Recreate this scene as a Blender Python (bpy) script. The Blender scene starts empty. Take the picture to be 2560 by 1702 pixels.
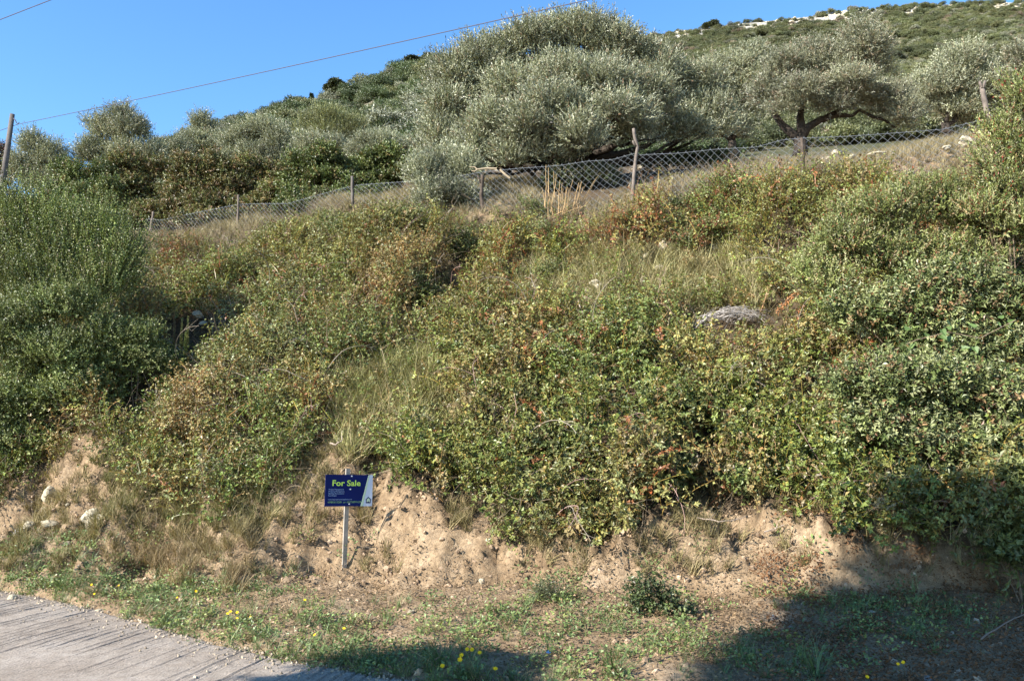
import bpy, bmesh, math, random
import numpy as np
from mathutils import Vector, Matrix, Euler

R = math.radians
rng = np.random.default_rng(11)
random.seed(5)
scene = bpy.context.scene
COL = scene.collection

# ------------------------------------------------------------------ camera
CAM = np.array([0.0, 0.0, 1.6])
PITCH = R(7.43)
FPX = 2217.0                      # focal length in photograph pixels (2560 wide)
cam = bpy.data.cameras.new('camera')
cam.sensor_width = 36.0
cam.lens = 36.0 * FPX / 2560.0
cam.clip_start, cam.clip_end = 0.1, 3000.0
cam_ob = bpy.data.objects.new('camera', cam)
COL.objects.link(cam_ob)
cam_ob.location = CAM
cam_ob.rotation_euler = (R(90) + PITCH, 0, 0)
scene.camera = cam_ob

# ------------------------------------------------------------------ daylight
SUN_AZ, SUN_EL = R(56), R(31)     # light travels to the right (+x) and away (+y)
TO_SUN = np.array([-math.sin(SUN_AZ) * math.cos(SUN_EL), -math.cos(SUN_AZ) * math.cos(SUN_EL), math.sin(SUN_EL)])
world = bpy.data.worlds.new('World')
scene.world = world
world.use_nodes = True
wn = world.node_tree.nodes
sky = wn.new('ShaderNodeTexSky')
sky.sky_type = 'NISHITA'
sky.sun_disc = False
sky.sun_elevation = SUN_EL
sky.sun_rotation = math.atan2(TO_SUN[0], TO_SUN[1])
sky.altitude = 400
sky.air_density = 1.0
sky.dust_density = 0.05
sky.ozone_density = 2.6
hs = wn.new('ShaderNodeHueSaturation')
hs.inputs['Saturation'].default_value = 1.2
world.node_tree.links.new(sky.outputs[0], hs.inputs['Color'])
world.node_tree.links.new(hs.outputs[0], wn['Background'].inputs[0])
wn['Background'].inputs[1].default_value = 0.125
sun = bpy.data.lights.new('sun', 'SUN')
sun.energy = 5.0
sun.angle = R(0.53)
sun.color = (1.0, 0.95, 0.87)
sun_ob = bpy.data.objects.new('sun', sun)
COL.objects.link(sun_ob)
sun_ob.rotation_euler = Vector(TO_SUN).to_track_quat('Z', 'Y').to_euler()
sun_ob.location = (-20, -12, 20)
scene.view_settings.view_transform = 'Standard'
scene.view_settings.look = 'None'
scene.view_settings.gamma = 1.0
scene.view_settings.use_curve_mapping = False
scene.view_settings.exposure = 1.42
scene.cycles.max_bounces = 4
scene.cycles.diffuse_bounces = 2
scene.cycles.transparent_max_bounces = 4

# ------------------------------------------------------------------ survey helpers: sight lines of the photograph -> places in the world
CP, SP = math.cos(PITCH), math.sin(PITCH)


def ray(px, py):
    u, v = (px - 1280) / FPX, (851 - py) / FPX
    return np.array([u, CP - v * SP, SP + v * CP])


def P(px, py, Y):
    d = ray(px, py)
    return CAM + d * (Y / d[1])


def PZ(px, py, z):
    d = ray(px, py)
    return CAM + d * ((z - CAM[2]) / d[2])


def proj(p):
    p = np.asarray(p, float)
    q = p - CAM
    f = q[..., 1] * CP + q[..., 2] * SP
    up = -q[..., 1] * SP + q[..., 2] * CP
    f = np.maximum(f, 1e-3)
    return 1280 + FPX * q[..., 0] / f, 851 - FPX * up / f


def vn(x, y, seed=0):
    """smooth value noise in 0..1"""
    x = np.asarray(x, float); y = np.asarray(y, float)
    xi, yi = np.floor(x).astype(np.int64), np.floor(y).astype(np.int64)
    fx, fy = x - xi, y - yi
    fx = fx * fx * fx * (fx * (fx * 6 - 15) + 10); fy = fy * fy * fy * (fy * (fy * 6 - 15) + 10)

    def h(a, b):
        n = (a * 374761393 + b * 668265263 + seed * 974634777) & 0x7fffffff
        n = ((n ^ (n >> 13)) * 1274126177) & 0x7fffffff
        n = ((n ^ (n >> 15)) * 461845907) & 0x7fffffff
        return ((n ^ (n >> 16)) & 0xffff) / 65535.0
    a, b, c, d = h(xi, yi), h(xi + 1, yi), h(xi, yi + 1), h(xi + 1, yi + 1)
    return (a * (1 - fx) + b * fx) * (1 - fy) + (c * (1 - fx) + d * fx) * fy


def fbm(x, y, seed=0, o=4):
    s, a, t = 0, 0.5, 0
    for i in range(o):
        s = s + a * vn(x * 2 ** i + i * 17.3, y * 2 ** i - i * 9.1, seed + i); t += a; a *= 0.5
    return s / t


def in_poly(px, py, poly):
    px = np.asarray(px); py = np.asarray(py)
    c = np.zeros(px.shape, bool)
    n = len(poly)
    for i in range(n):
        x1, y1 = poly[i]; x2, y2 = poly[(i + 1) % n]
        if y1 == y2: continue
        c ^= ((y1 > py) != (y2 > py)) & (px < (x2 - x1) * (py - y1) / (y2 - y1) + x1)
    return c


# ------------------------------------------------------------------ mesh helpers
def mesh(name, v, f, mat=None, smooth=False, face_col=None, mat_idx=None):
    """v (N,3); f (M,3|4) array or list of such arrays"""
    if not isinstance(f, list): f = [f]
    f = [np.asarray(a, np.int32) for a in f if len(a)]
    me = bpy.data.meshes.new(name)
    v = np.asarray(v, np.float32)
    me.vertices.add(len(v))
    me.vertices.foreach_set('co', v.ravel())
    tot = np.concatenate([np.full(len(a), a.shape[1], np.int32) for a in f])
    idx = np.concatenate([a.ravel() for a in f])
    me.loops.add(len(idx)); me.polygons.add(len(tot))
    me.loops.foreach_set('vertex_index', idx)
    me.polygons.foreach_set('loop_start', np.concatenate([[0], np.cumsum(tot)[:-1]]).astype(np.int32))
    if smooth: me.polygons.foreach_set('use_smooth', np.ones(len(tot), bool))
    else: me.polygons.foreach_set('use_smooth', np.zeros(len(tot), bool))
    for m in (mat if isinstance(mat, (list, tuple)) else [mat]):
        if m: me.materials.append(m)
    if mat_idx is not None: me.polygons.foreach_set('material_index', np.asarray(mat_idx, np.int32))
    me.update(calc_edges=True)
    if face_col is not None:
        a = me.attributes.new('tone', 'FLOAT_COLOR', 'FACE')
        c = np.ones((len(tot), 4), np.float32); c[:, :3] = face_col
        a.data.foreach_set('color', c.ravel())
    return me


class MB:
    """collects vertex / face blocks"""
    def __init__(s): s.v, s.q, s.t, s.cq, s.ct, s.n = [], [], [], [], [], 0

    def add(s, v, q=None, t=None, cq=None, ct=None):
        v = np.asarray(v, float).reshape(-1, 3)
        s.v.append(v)
        if q is not None and len(q):
            q = np.asarray(q).reshape(-1, 4); s.q.append(q + s.n)
            s.cq.append(np.broadcast_to(np.asarray(cq if cq is not None else (1, 1, 1), float), (len(q), 3)))
        if t is not None and len(t):
            t = np.asarray(t).reshape(-1, 3); s.t.append(t + s.n)
            s.ct.append(np.broadcast_to(np.asarray(ct if ct is not None else (1, 1, 1), float), (len(t), 3)))
        s.n += len(v)

    def box(s, c, h, rot=None):
        c = np.asarray(c, float)
        v = np.array([[x, y, z] for x in (-1, 1) for y in (-1, 1) for z in (-1, 1)], float) * np.asarray(h, float)
        if rot is not None: v = v @ np.array(rot).T
        s.add(v + c, q=[[0, 1, 3, 2], [4, 6, 7, 5], [0, 4, 5, 1], [2, 3, 7, 6], [0, 2, 6, 4], [1, 5, 7, 3]])

    def tube(s, pts, rad, k=6, col=(1, 1, 1), cap=True):
        pts = np.asarray(pts, float); n = len(pts)
        rad = np.broadcast_to(np.asarray(rad, float), (n,))
        tan = np.gradient(pts, axis=0); tan /= np.linalg.norm(tan, axis=1)[:, None] + 1e-12
        ref = np.array([0, 0, 1.0]) if abs(tan[0][2]) < 0.9 else np.array([1.0, 0, 0])
        a = np.cross(tan, ref); a /= np.linalg.norm(a, axis=1)[:, None] + 1e-12
        b = np.cross(tan, a)
        th = np.linspace(0, 2 * np.pi, k, endpoint=False)
        ring = pts[:, None] + rad[:, None, None] * (np.cos(th)[None, :, None] * a[:, None] + np.sin(th)[None, :, None] * b[:, None])
        v = ring.reshape(-1, 3)
        i = np.arange(n - 1)[:, None] * k; j = np.arange(k)[None]
        q = np.stack([i + j, i + (j + 1) % k, i + k + (j + 1) % k, i + k + j], -1).reshape(-1, 4)
        t = []
        if cap:
            t = [[(n - 1) * k, (n - 1) * k + m, (n - 1) * k + m + 1] for m in range(1, k - 1)] + [[0, m + 1, m] for m in range(1, k - 1)]
        s.add(v, q=q, t=t, cq=col, ct=col)

    def mesh(s, name, mat=None, smooth=False, col=False):
        v = np.concatenate(s.v) if s.v else np.zeros((0, 3))
        f, c = [], []
        if s.q: f.append(np.concatenate(s.q)); c.append(np.concatenate(s.cq))
        if s.t: f.append(np.concatenate(s.t)); c.append(np.concatenate(s.ct))
        return mesh(name, v, f, mat, smooth, np.concatenate(c) if col else None)


def ob(name, me, parent=None, loc=None, kind=None):
    o = bpy.data.objects.new(name, me)
    COL.objects.link(o)
    if parent: o.parent = parent
    if loc is not None: o.location = loc
    if kind: o['kind'] = kind
    return o


def empty(name, loc, label, cat, group=None, rotz=0):
    o = bpy.data.objects.new(name, None)
    COL.objects.link(o)
    o.empty_display_size = 0.2
    o.location = loc; o.rotation_euler = (0, 0, rotz)
    tag(o, label, cat, group)
    return o


def tag(o, label, cat, group=None, kind=None):
    o['label'] = label; o['category'] = cat
    if group: o['group'] = group
    if kind: o['kind'] = kind
    return o


# ------------------------------------------------------------------ materials
def nodes_of(name):
    m = bpy.data.materials.new(name); m.use_nodes = True
    nt = m.node_tree
    return m, nt, nt.nodes, nt.links, nt.nodes['Principled BSDF']


def noise(nt, scale, detail=4, rough=0.6, vec=None):
    n = nt.nodes.new('ShaderNodeTexNoise')
    n.inputs['Scale'].default_value = scale; n.inputs['Detail'].default_value = detail; n.inputs['Roughness'].default_value = rough
    if vec is None:
        g = nt.nodes.new('ShaderNodeNewGeometry'); vec = g.outputs['Position']
    nt.links.new(vec, n.inputs['Vector'])
    return n


def ramp(nt, src, stops):
    r = nt.nodes.new('ShaderNodeValToRGB')
    e = r.color_ramp.elements
    e[0].position, e[0].color = stops[0][0], (*stops[0][1], 1)
    e[1].position, e[1].color = stops[-1][0], (*stops[-1][1], 1)
    for p, c in stops[1:-1]:
        n = e.new(p); n.color = (*c, 1)
    nt.links.new(src, r.inputs[0])
    return r


def mixc(nt, mode, a, b, fac=1.0):
    m = nt.nodes.new('ShaderNodeMix'); m.data_type = 'RGBA'; m.blend_type = mode
    for s, x in ((0, fac), (6, a), (7, b)):
        if hasattr(x, 'links'): nt.links.new(x, m.inputs[s])
        else: m.inputs[s].default_value = x if s == 0 else (*x, 1)
    return m.outputs[2]


def bump(nt, bs, h, strength, dist):
    b = nt.nodes.new('ShaderNodeBump')
    b.inputs['Strength'].default_value = strength; b.inputs['Distance'].default_value = dist
    nt.links.new(h, b.inputs['Height']); nt.links.new(b.outputs[0], bs.inputs['Normal'])


def leaf_mat(name, inst=False, rough=0.5, transl=0.25, back=None, spec=0.35):
    m, nt, N, L, bs = nodes_of(name)
    a = N.new('ShaderNodeAttribute'); a.attribute_name = 'tone'
    c = a.outputs['Color']
    if inst:
        t = N.new('ShaderNodeAttribute'); t.attribute_type = 'INSTANCER'; t.attribute_name = 'tint'
        c = mixc(nt, 'MULTIPLY', c, t.outputs['Color'])
    if back:
        g = N.new('ShaderNodeNewGeometry')
        c = mixc(nt, 'MIX', c, mixc(nt, 'ADD', c, back), g.outputs['Backfacing'])
    L.new(c, bs.inputs['Base Color'])
    bs.inputs['Roughness'].default_value = rough
    bs.inputs['Specular IOR Level'].default_value = spec
    if transl:
        tr = N.new('ShaderNodeBsdfTranslucent')
        L.new(mixc(nt, 'MULTIPLY', c, (1.25, 1.2, 0.6)), tr.inputs['Color'])
        mx = N.new('ShaderNodeMixShader'); mx.inputs[0].default_value = transl
        L.new(bs.outputs[0], mx.inputs[1]); L.new(tr.outputs[0], mx.inputs[2])
        L.new(mx.outputs[0], N['Material Output'].inputs['Surface'])
    return m


def plain(name, col, rough=0.8, nscale=None, var=0.3, metal=0.0, bscale=None, bdist=0.01, spec=0.3, obj=True):
    m, nt, N, L, bs = nodes_of(name)
    bs.inputs['Roughness'].default_value = rough; bs.inputs['Metallic'].default_value = metal
    bs.inputs['Specular IOR Level'].default_value = spec
    bs.inputs['Base Color'].default_value = (*col, 1)
    tc = N.new('ShaderNodeTexCoord').outputs['Object'] if obj else None
    if nscale:
        n = noise(nt, nscale, 5, 0.65, tc)
        lo = tuple(c * (1 - var) for c in col); hi = tuple(min(1, c * (1 + var)) for c in col)
        L.new(ramp(nt, n.outputs['Fac'], [(0.3, lo), (0.7, hi)]).outputs[0], bs.inputs['Base Color'])
    if bscale:
        bump(nt, bs, noise(nt, bscale, 6, 0.7, tc).outputs['Fac'], 0.8, bdist)
    return m


M_LEAF = leaf_mat('leaf', rough=0.42, transl=.13)
M_OLIVE = leaf_mat('olive_leaf', rough=0.42, transl=0.12, back=(0.075, 0.085, 0.07), spec=0.5)
M_LEAF_I = leaf_mat('leaf_scattered', inst=True, rough=0.42, transl=.13)
M_DRY_I = leaf_mat('dry_scattered', inst=True, rough=0.8, transl=0.15, spec=0.15)
M_DRY = leaf_mat('dry_stalk', rough=0.8, transl=0.1, spec=0.15)
M_BARK = plain('bark', (0.085, 0.066, 0.052), 0.9, 9, 0.5, bscale=14, bdist=0.02, spec=0.1)
M_BARKDARK = plain('dark_bark', (0.05, 0.04, 0.032), 0.9, 9, 0.5, bscale=14, bdist=0.02, spec=0.1)
M_TWIG = plain('twig', (0.17, 0.125, 0.085), 0.85, 12, 0.4, spec=0.15)
M_OLDWOOD = plain('weathered_wood', (0.15, 0.122, 0.10), 0.85, 8, 0.45, bscale=30, bdist=0.006, spec=0.15)
M_POLE = plain('pole_wood', (0.115, 0.10, 0.088), 0.85, 5, 0.3, bscale=20, bdist=0.006, spec=0.15)
M_STAKE = plain('stake_wood', (0.30, 0.265, 0.22), 0.85, 8, 0.35, bscale=30, bdist=0.004, spec=0.15)
M_ROCK = plain('limestone', (0.47, 0.405, 0.285), 0.9, 5, 0.28, bscale=9, bdist=0.03, spec=0.2)
M_ROCKGREY = plain('grey_stone', (0.34, 0.325, 0.30), 0.9, 5, 0.28, bscale=9, bdist=0.03, spec=0.2)
M_CLOD = leaf_mat('soil_clod', inst=True, rough=0.95, transl=0, spec=0.1)
M_WIRE = plain('galvanised_wire', (0.17, 0.18, 0.19), 0.6, None, metal=0.0, spec=0.4)
M_CABLE = plain('power_cable', (0.075, 0.065, 0.075), 0.6)
M_NAVY = plain('sign_navy', (0.003, 0.010, 0.085), 0.55, 3, 0.15, spec=0.12)
M_SIGNWHITE = plain('sign_white', (0.62, 0.66, 0.74), 0.5, spec=0.3)
M_SIGNLIME = plain('sign_lime', (0.50, 0.72, 0.10), 0.5, spec=0.3)
M_SIGNPALE = plain('sign_small_print', (0.34, 0.47, 0.66), 0.5, spec=0.3)
M_SIGNGREEN = plain('sign_phone_print', (0.22, 0.40, 0.16), 0.5, spec=0.3)
M_SIGNTRIM = plain('sign_pale_green', (0.46, 0.58, 0.42), 0.5, spec=0.3)
M_SCREW = plain('screw_head', (0.62, 0.64, 0.66), 0.4, metal=0.3)
M_YELLOW = plain('yellow_petal', (0.85, 0.52, 0.01), 0.6, spec=0.2)
M_STEMGREEN = plain('green_stem', (0.09, 0.12, 0.035), 0.7, spec=0.2)
M_BLUE = plain('blue_plastic', (0.10, 0.30, 0.62), 0.4, spec=0.4)

# ------------------------------------------------------------------ ground surface
# each column: sight-line x, then (py, distance) or (py, None, height)
COLS = {
    -900: [(1478, None, 0), (1430, None, .1), (1370, None, .3), (1300, 15.0), (1100, 16.5), (900, 18), (700, 20.5), (580, 24), (550, 32), (530, 42)],
    0: [(1478, None, 0), (1425, None, .1), (1365, None, .3), (1300, 13.2), (1250, 13.6), (1100, 14.7), (900, 16), (700, 18.4), (590, 22), (555, 30), (535, 40)],
    400: [(1570, None, 0), (1500, None, .08), (1430, 10.7), (1340, 11.3), (1200, 12.3), (1000, 13.9), (800, 15.9), (650, 19.2), (588, 24.4), (565, 30), (545, 40)],
    640: [(1628, None, 0), (1550, None, .08), (1450, 10.2), (1350, 10.8), (1200, 11.7), (1000, 13.2), (800, 15.2), (650, 18), (560, 22.2), (540, 28), (520, 38)],
    870: [(1668, None, 0), (1560, None, .07), (1490, None, .15), (1430, 10.5), (1330, 10.85), (1250, 11.2), (1150, 11.8), (1000, 13.0), (800, 15), (650, 17), (515, 20), (490, 25), (472, 34)],
    1280: [(1720, None, 0), (1580, None, .08), (1500, None, .18), (1425, 9.8), (1330, 10.15), (1250, 10.5), (1200, 10.8), (1100, 11.5), (950, 12.7), (800, 14), (650, 15.7), (530, 17.7), (470, 20.5), (440, 26), (420, 36)],
    1700: [(1790, None, 0), (1580, None, .1), (1490, None, .22), (1430, 9.3), (1350, 9.65), (1280, 10.0), (1200, 10.4), (1100, 11), (900, 12.3), (700, 14), (550, 15.4), (495, 16.1), (445, 20), (425, 26), (412, 36)],
    2100: [(1880, None, 0), (1580, None, .12), (1480, None, .28), (1400, 9.0), (1320, 9.3), (1100, 10.4), (900, 11.5), (700, 12.8), (500, 14.4), (430, 15.1), (414, 19), (406, 26), (402, 36)],
    2560: [(1960, None, 0), (1560, None, .14), (1470, None, .3), (1380, 8.5), (1250, 8.95), (1100, 9.5), (900, 10.4), (700, 11.6), (500, 13), (405, 13.9), (360, 15), (352, 19), (346, 26), (342, 36)],
    3400: [(2100, None, 0), (1560, None, .14), (1470, None, .3), (1380, 7.4), (1100, 8.3), (700, 10), (500, 11.4), (405, 12.3), (355, 14), (345, 19), (338, 26), (332, 36)],
}
CT, CY, CZ = [], [], []
for cpx, pts in COLS.items():
    ys, zs = [], []
    for e in pts:
        p = PZ(cpx, e[0], e[2]) if len(e) == 3 else P(cpx, e[0], e[1])
        ys.append(p[1]); zs.append(p[2])
    CT.append((cpx - 1280) / FPX / CP); CY.append(np.array(ys)); CZ.append(np.array(zs))
CT = np.array(CT)
EDGE = np.array([PZ(a, b, 0)[:2] for a, b in ((-900, 1425), (-400, 1440), (0, 1476), (130, 1498), (260, 1527), (380, 1560), (500, 1597), (640, 1630), (760, 1660), (900, 1678), (1040, 1700), (1120, 1722))])
EDGE = np.concatenate([EDGE, [[0.6, 5.5], [2.2, 4.4], [5, 3.2], [12, 1.0], [30, -4]]])


def edge_y(x):
    x = np.asarray(x, float)
    y = np.interp(x, EDGE[:, 0], EDGE[:, 1])
    return np.where(x < EDGE[0, 0], EDGE[0, 1] + (EDGE[0, 0] - x) * 0.55, y)


def ground0(x, y):
    x = np.asarray(x, float); y = np.asarray(y, float)
    yy = np.maximum(y, 4.0)
    t = np.clip(x / yy, CT[0], CT[-1])
    prof = np.stack([np.interp(yy, CY[i], CZ[i], left=0.0) + np.maximum(yy - CY[i][-1], 0) * 0.30 for i in range(len(CT))])
    w = np.clip((t[None] - CT[:-1].reshape((-1,) + (1,) * t.ndim)) / (CT[1:] - CT[:-1]).reshape((-1,) + (1,) * t.ndim), 0, 1)
    w = w * w * (3 - 2 * w)
    z = prof[0] + ((prof[1:] - prof[:-1]) * w).sum(0)
    return z


# photo regions (sight-line polygons) that say what grows where on the bank
LOWER = np.array([(-900, 1250), (0, 1220), (90, 1170), (180, 1120), (260, 1120), (330, 1210), (420, 1260), (520, 1260), (640, 1260), (740, 1185), (800, 1140), (900, 1142), (1000, 1192), (1100, 1242), (1200, 1314), (1300, 1344), (1420, 1344), (1520, 1362), (1600, 1312), (1700, 1292), (1900, 1282), (2100, 1302), (2250, 1342), (2400, 1340), (2560, 1320), (3400, 1320)], float)
UPPER = np.array([(-900, 590), (0, 585), (330, 600), (470, 600), (560, 590), (640, 575), (700, 535), (760, 510), (850, 520), (960, 545), (1060, 530), (1150, 545), (1240, 545), (1330, 520), (1430, 548), (1500, 540), (1590, 515), (1680, 485), (1750, 472), (1870, 430), (2010, 432), (2150, 428), (2350, 425), (2440, 410), (2560, 400), (3400, 380)], float)


def bramble_mask(px, py):
    lo = np.interp(px, LOWER[:, 0], LOWER[:, 1]); up = np.interp(px, UPPER[:, 0], UPPER[:, 1])
    n = (fbm(px / 55, py / 55, 91, 3) - 0.5)
    return (py < lo + n * 210) & (py > up + n * 34 + 2)


# mounds of scrub on the slope: sight line, radius (m), height (m)
MOUNDS_PX = [(960, 640, 1.3, .55), (1130, 570, .9, .5), (1010, 720, 1.0, .45), (840, 560, .9, .3), (700, 640, 1.2, .35), (480, 650, 1.1, .5), (560, 720, .8, .4),
             (1340, 540, .55, .45), (1270, 640, .9, .4), (1390, 680, .7, .45), (1640, 560, .9, .5), (1800, 520, 1.0, .4), (1950, 560, 1.0, .5), (2050, 470, .9, .4), (1530, 590, .7, .35),
             (2150, 560, 1.0, .5), (1300, 1080, 1.0, .3), (1500, 1120, 1.0, .45), (1700, 1120, 1.0, .45), (1900, 1100, 1.0, .4), (1350, 1190, .7, .45), (1600, 1250, .7, .4), (1850, 1200, .8, .4), (2050, 1200, .7, .4),
             (1250, 950, 1.0, .3), (1500, 930, 1.1, .35), (1750, 950, 1.0, .3), (900, 870, 1.2, .3), (650, 900, 1.1, .35), (520, 1050, .9, .35), (650, 1080, .7, .35), (430, 1120, .6, .3), (1150, 1230, .5, .35), (750, 1000, .7, .25), (300, 720, .6, .3), (380, 860, .8, .3)]


def raycast(px, py, extra=0.0):
    d = ray(px, py)
    s = np.linspace(3, 80, 3000)
    q = CAM + s[:, None] * d
    below = q[:, 2] < ground0(q[:, 0], q[:, 1]) + extra
    i = int(np.argmax(below)) if below.any() else 2999
    return q[max(i, 1)]


HOLES = []
for a, b, r_, dp in ((1190, 605, .42, .55), (1150, 665, .45, .65), (1105, 715, .45, .65), (1075, 745, .35, .5), (955, 600, .28, .35), (500, 815, .55, .6), (560, 830, .45, .5), (440, 800, .4, .4), (350, 690, .4, .4), (610, 720, .3, .3),
                     (380, 930, .45, .5), (340, 1010, .35, .4), (1345, 1215, .32, .4), (1690, 1190, .3, .35), (1830, 1120, .28, .35), (830, 1040, .22, .3), (1300, 660, .28, .3), (1690, 560, .3, .3), (1980, 610, .3, .35), (1130, 1090, .2, .3), (640, 1100, .25, .3), (1420, 910, .2, .25), (1900, 980, .22, .3), (900, 820, .2, .25), (720, 800, .22, .25), (1560, 1010, .2, .25), (1210, 900, .18, .25)):
    p = raycast(a, b); HOLES.append((p[0], p[1], r_, dp))
_hr = np.random.default_rng(17)
for i in range(34):
    p = raycast(_hr.uniform(1080, 2200), _hr.uniform(900, 1290)); HOLES.append((p[0], p[1], _hr.uniform(.14, .28), _hr.uniform(.3, .5)))
for i in range(50):
    p = raycast(_hr.uniform(330, 2100), _hr.uniform(590, 1150)); HOLES.append((p[0], p[1], _hr.uniform(.12, .22), _hr.uniform(.2, .35)))


def hole_depth(x, y):
    z = np.zeros_like(np.asarray(x, float))
    for hx_, hy_, r_, dp in HOLES: z = np.maximum(z, dp * np.exp(-(((x - hx_) / r_) ** 2 + ((y - hy_) / r_) ** 2)))
    return z


def hole_near(x, y):
    z = np.zeros_like(np.asarray(x, float))
    for hx_, hy_, r_, dp in HOLES: z = np.maximum(z, np.exp(-(((x - hx_) / r_) ** 2 + ((y - hy_) / r_) ** 2)))
    return z


MOUNDS = []
for hx_, hy_, r_, dp in HOLES: MOUNDS.append((hx_ - r_ * 1.25, hy_ - r_ * .25, r_ * 1.0, .3 + dp * .75))
for a, b, r_, h_ in MOUNDS_PX:
    p = raycast(a, b); MOUNDS.append((p[0], p[1], r_ * .75, h_ * 1.35))
_mr = np.random.default_rng(3)
for i in range(260):
    a, b = _mr.uniform(-100, 2660), _mr.uniform(520, 1350)
    p = raycast(a, b); MOUNDS.append((p[0], p[1], _mr.uniform(.22, .5), _mr.uniform(.1, .34)))


def canopy(x, y):
    """height of the scrub above the soil"""
    h = 0.10 + 0.16 * fbm(x * 1.3, y * 1.3, 50, 3)
    for mx, my, r_, h_ in MOUNDS:
        d2 = ((x - mx) ** 2 + (y - my) ** 2) / (r_ * r_)
        h = np.maximum(h, h_ * np.sqrt(np.maximum(0, 1 - d2)) * 1.15) if r_ > .01 else h
    return h


def ground(x, y):
    x = np.asarray(x, float); y = np.asarray(y, float)
    z = ground0(x, y)
    px, py = proj(np.stack([x, y, z], -1))
    ins = (y > 5)
    lo = np.interp(px, LOWER[:, 0], LOWER[:, 1]); up = np.interp(px, UPPER[:, 0], UPPER[:, 1])
    bank = np.clip((lo - py) / 90, 0, 1) * np.clip((py - up) / 25, 0, 1) * ins
    z = z - (0.22 + hole_depth(x, y)) * bank
    # eroded, crumbling face of the cut below the scrub
    face = np.clip((1480 - py) / 60, 0, 1) * np.clip((py - lo + 70) / 60, 0, 1) * ins
    rid = 1 - np.abs(2 * fbm(x * 1.7 + y * .3, y * 1.0, 20, 4) - 1)
    gul = np.abs(2 * vn(x * 1.15 + 1.2 * vn(x * .7, y * .9, 7), y * .25 + 3, 31) - 1)
    z = z + face * ((rid - .72) * 0.42 + (fbm(x * 6, y * 6, 23, 4) - .5) * 0.36 + (np.minimum(gul, .35) - .25) * .7 + (fbm(x * 14, y * 14, 27, 3) - .5) * .26)
    # verge unevenness
    ver = np.clip((py - 1400) / 60, 0, 1) * (y > edge_y(x) + .1) * (y < 14)
    z = z + ver * ((fbm(x * 1.6, y * 1.6, 40, 3) - .45) * .12 + (fbm(x * 9, y * 9, 44, 3) - .5) * .05)
    ter = np.clip((up - py) / 20, 0, 1) * (y > 10)
    z = z + ter * ((fbm(x * .8, y * .8, 60, 4) - .5) * .35 + (fbm(x * 4, y * 4, 64, 3) - .5) * .08)
    # road bed
    ey = edge_y(x)
    road = np.clip((ey + .12 - y) / .2, 0, 1)
    return z * (1 - road) - 0.05 * road


def spaced(a, b, step, far, grow):
    core = list(np.arange(a, b, step))
    lo, s, q = [], step, a
    while q > -far:
        s *= grow; q -= s; lo.append(q)
    hi, s, q = [], step, core[-1]
    while q < far:
        s *= grow; q += s; hi.append(q)
    return np.array(lo[::-1] + core + hi)


def grid_mesh(name, X, Y, Z, mat, smooth=True):
    ny, nx = X.shape
    v = np.stack([X, Y, Z], -1).reshape(-1, 3)
    i = np.arange(ny - 1)[:, None] * nx; j = np.arange(nx - 1)[None]
    q = np.stack([i + j, i + j + 1, i + nx + j + 1, i + nx + j], -1).reshape(-1, 4)
    return mesh(name, v, q, mat, smooth)


def soil_material():
    m, nt, N, L, bs = nodes_of('soil')
    n1 = noise(nt, 2.2, 6, 0.65); n2 = noise(nt, 17, 5, 0.7); n3 = noise(nt, 0.5, 3, 0.5)
    c1 = ramp(nt, n1.outputs['Fac'], [(0.28, (0.185, 0.125, 0.074)), (0.5, (0.325, 0.235, 0.145)), (0.72, (0.415, 0.315, 0.21))]).outputs[0]
    c2 = ramp(nt, n2.outputs['Fac'], [(0.3, (0.55, 0.52, 0.5)), (0.62, (1.1, 1.08, 1.05))]).outputs[0]
    c = mixc(nt, 'MULTIPLY', c1, c2)
    # humus under the scrub: the bank above the cut, by height above the verge; also tree shade painted on the terrace
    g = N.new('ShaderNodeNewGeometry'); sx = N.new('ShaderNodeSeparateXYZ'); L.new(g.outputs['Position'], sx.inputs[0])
    a = N.new('ShaderNodeAttribute'); a.attribute_name = 'humus_shade'
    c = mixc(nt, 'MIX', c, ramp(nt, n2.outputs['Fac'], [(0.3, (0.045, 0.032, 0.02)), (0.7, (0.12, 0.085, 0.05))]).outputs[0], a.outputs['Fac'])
    L.new(c, bs.inputs['Base Color'])
    bs.inputs['Roughness'].default_value = 0.95; bs.inputs['Specular IOR Level'].default_value = 0.1
    n4 = noise(nt, 28, 6, 0.75)
    bump(nt, bs, n4.outputs['Fac'], 1.0, 0.035)
    return m


xs = spaced(-9.0, 9.0, 0.06, 320, 1.10)
ys = np.concatenate([spaced(5.6, 13.6, 0.045, 40, 1.10)[:0], np.arange(5.6, 13.2, .042)])
_s, _q, _hi = .05, ys[-1], []
while _q < 52:
    _s = min(_s * 1.03, .8); _q += _s; _hi.append(_q)
_s, _q, _lo = .05, ys[0], []
while _q > -320:
    _s *= 1.15; _q -= _s; _lo.append(_q)
ys = np.array(_lo[::-1] + list(ys) + _hi)
GX, GY = np.meshgrid(xs, ys)
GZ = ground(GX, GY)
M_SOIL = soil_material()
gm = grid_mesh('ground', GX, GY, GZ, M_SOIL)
gpx, gpy = proj(np.stack([GX, GY, GZ], -1))
hum_shade = (bramble_mask(gpx, gpy) & (GY > 5)).astype(np.float32)
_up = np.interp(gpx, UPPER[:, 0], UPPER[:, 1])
_tree_shade = (gpy < _up) & (GY > 12) & (gpx < 1840) & ~((gpx > 1140) & (gpx < 1340) & (gpy > 455))  # shade under the olives, painted into the terrace ground as dark litter
hum_shade = np.maximum(hum_shade, _tree_shade * np.clip((fbm(GX * 1.2, GY * 1.2, 305, 3) - .15) * 5, 0, .95)).astype(np.float32).ravel()
at = gm.attributes.new('humus_shade', 'FLOAT', 'POINT'); at.data.foreach_set('value', hum_shade)
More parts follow.
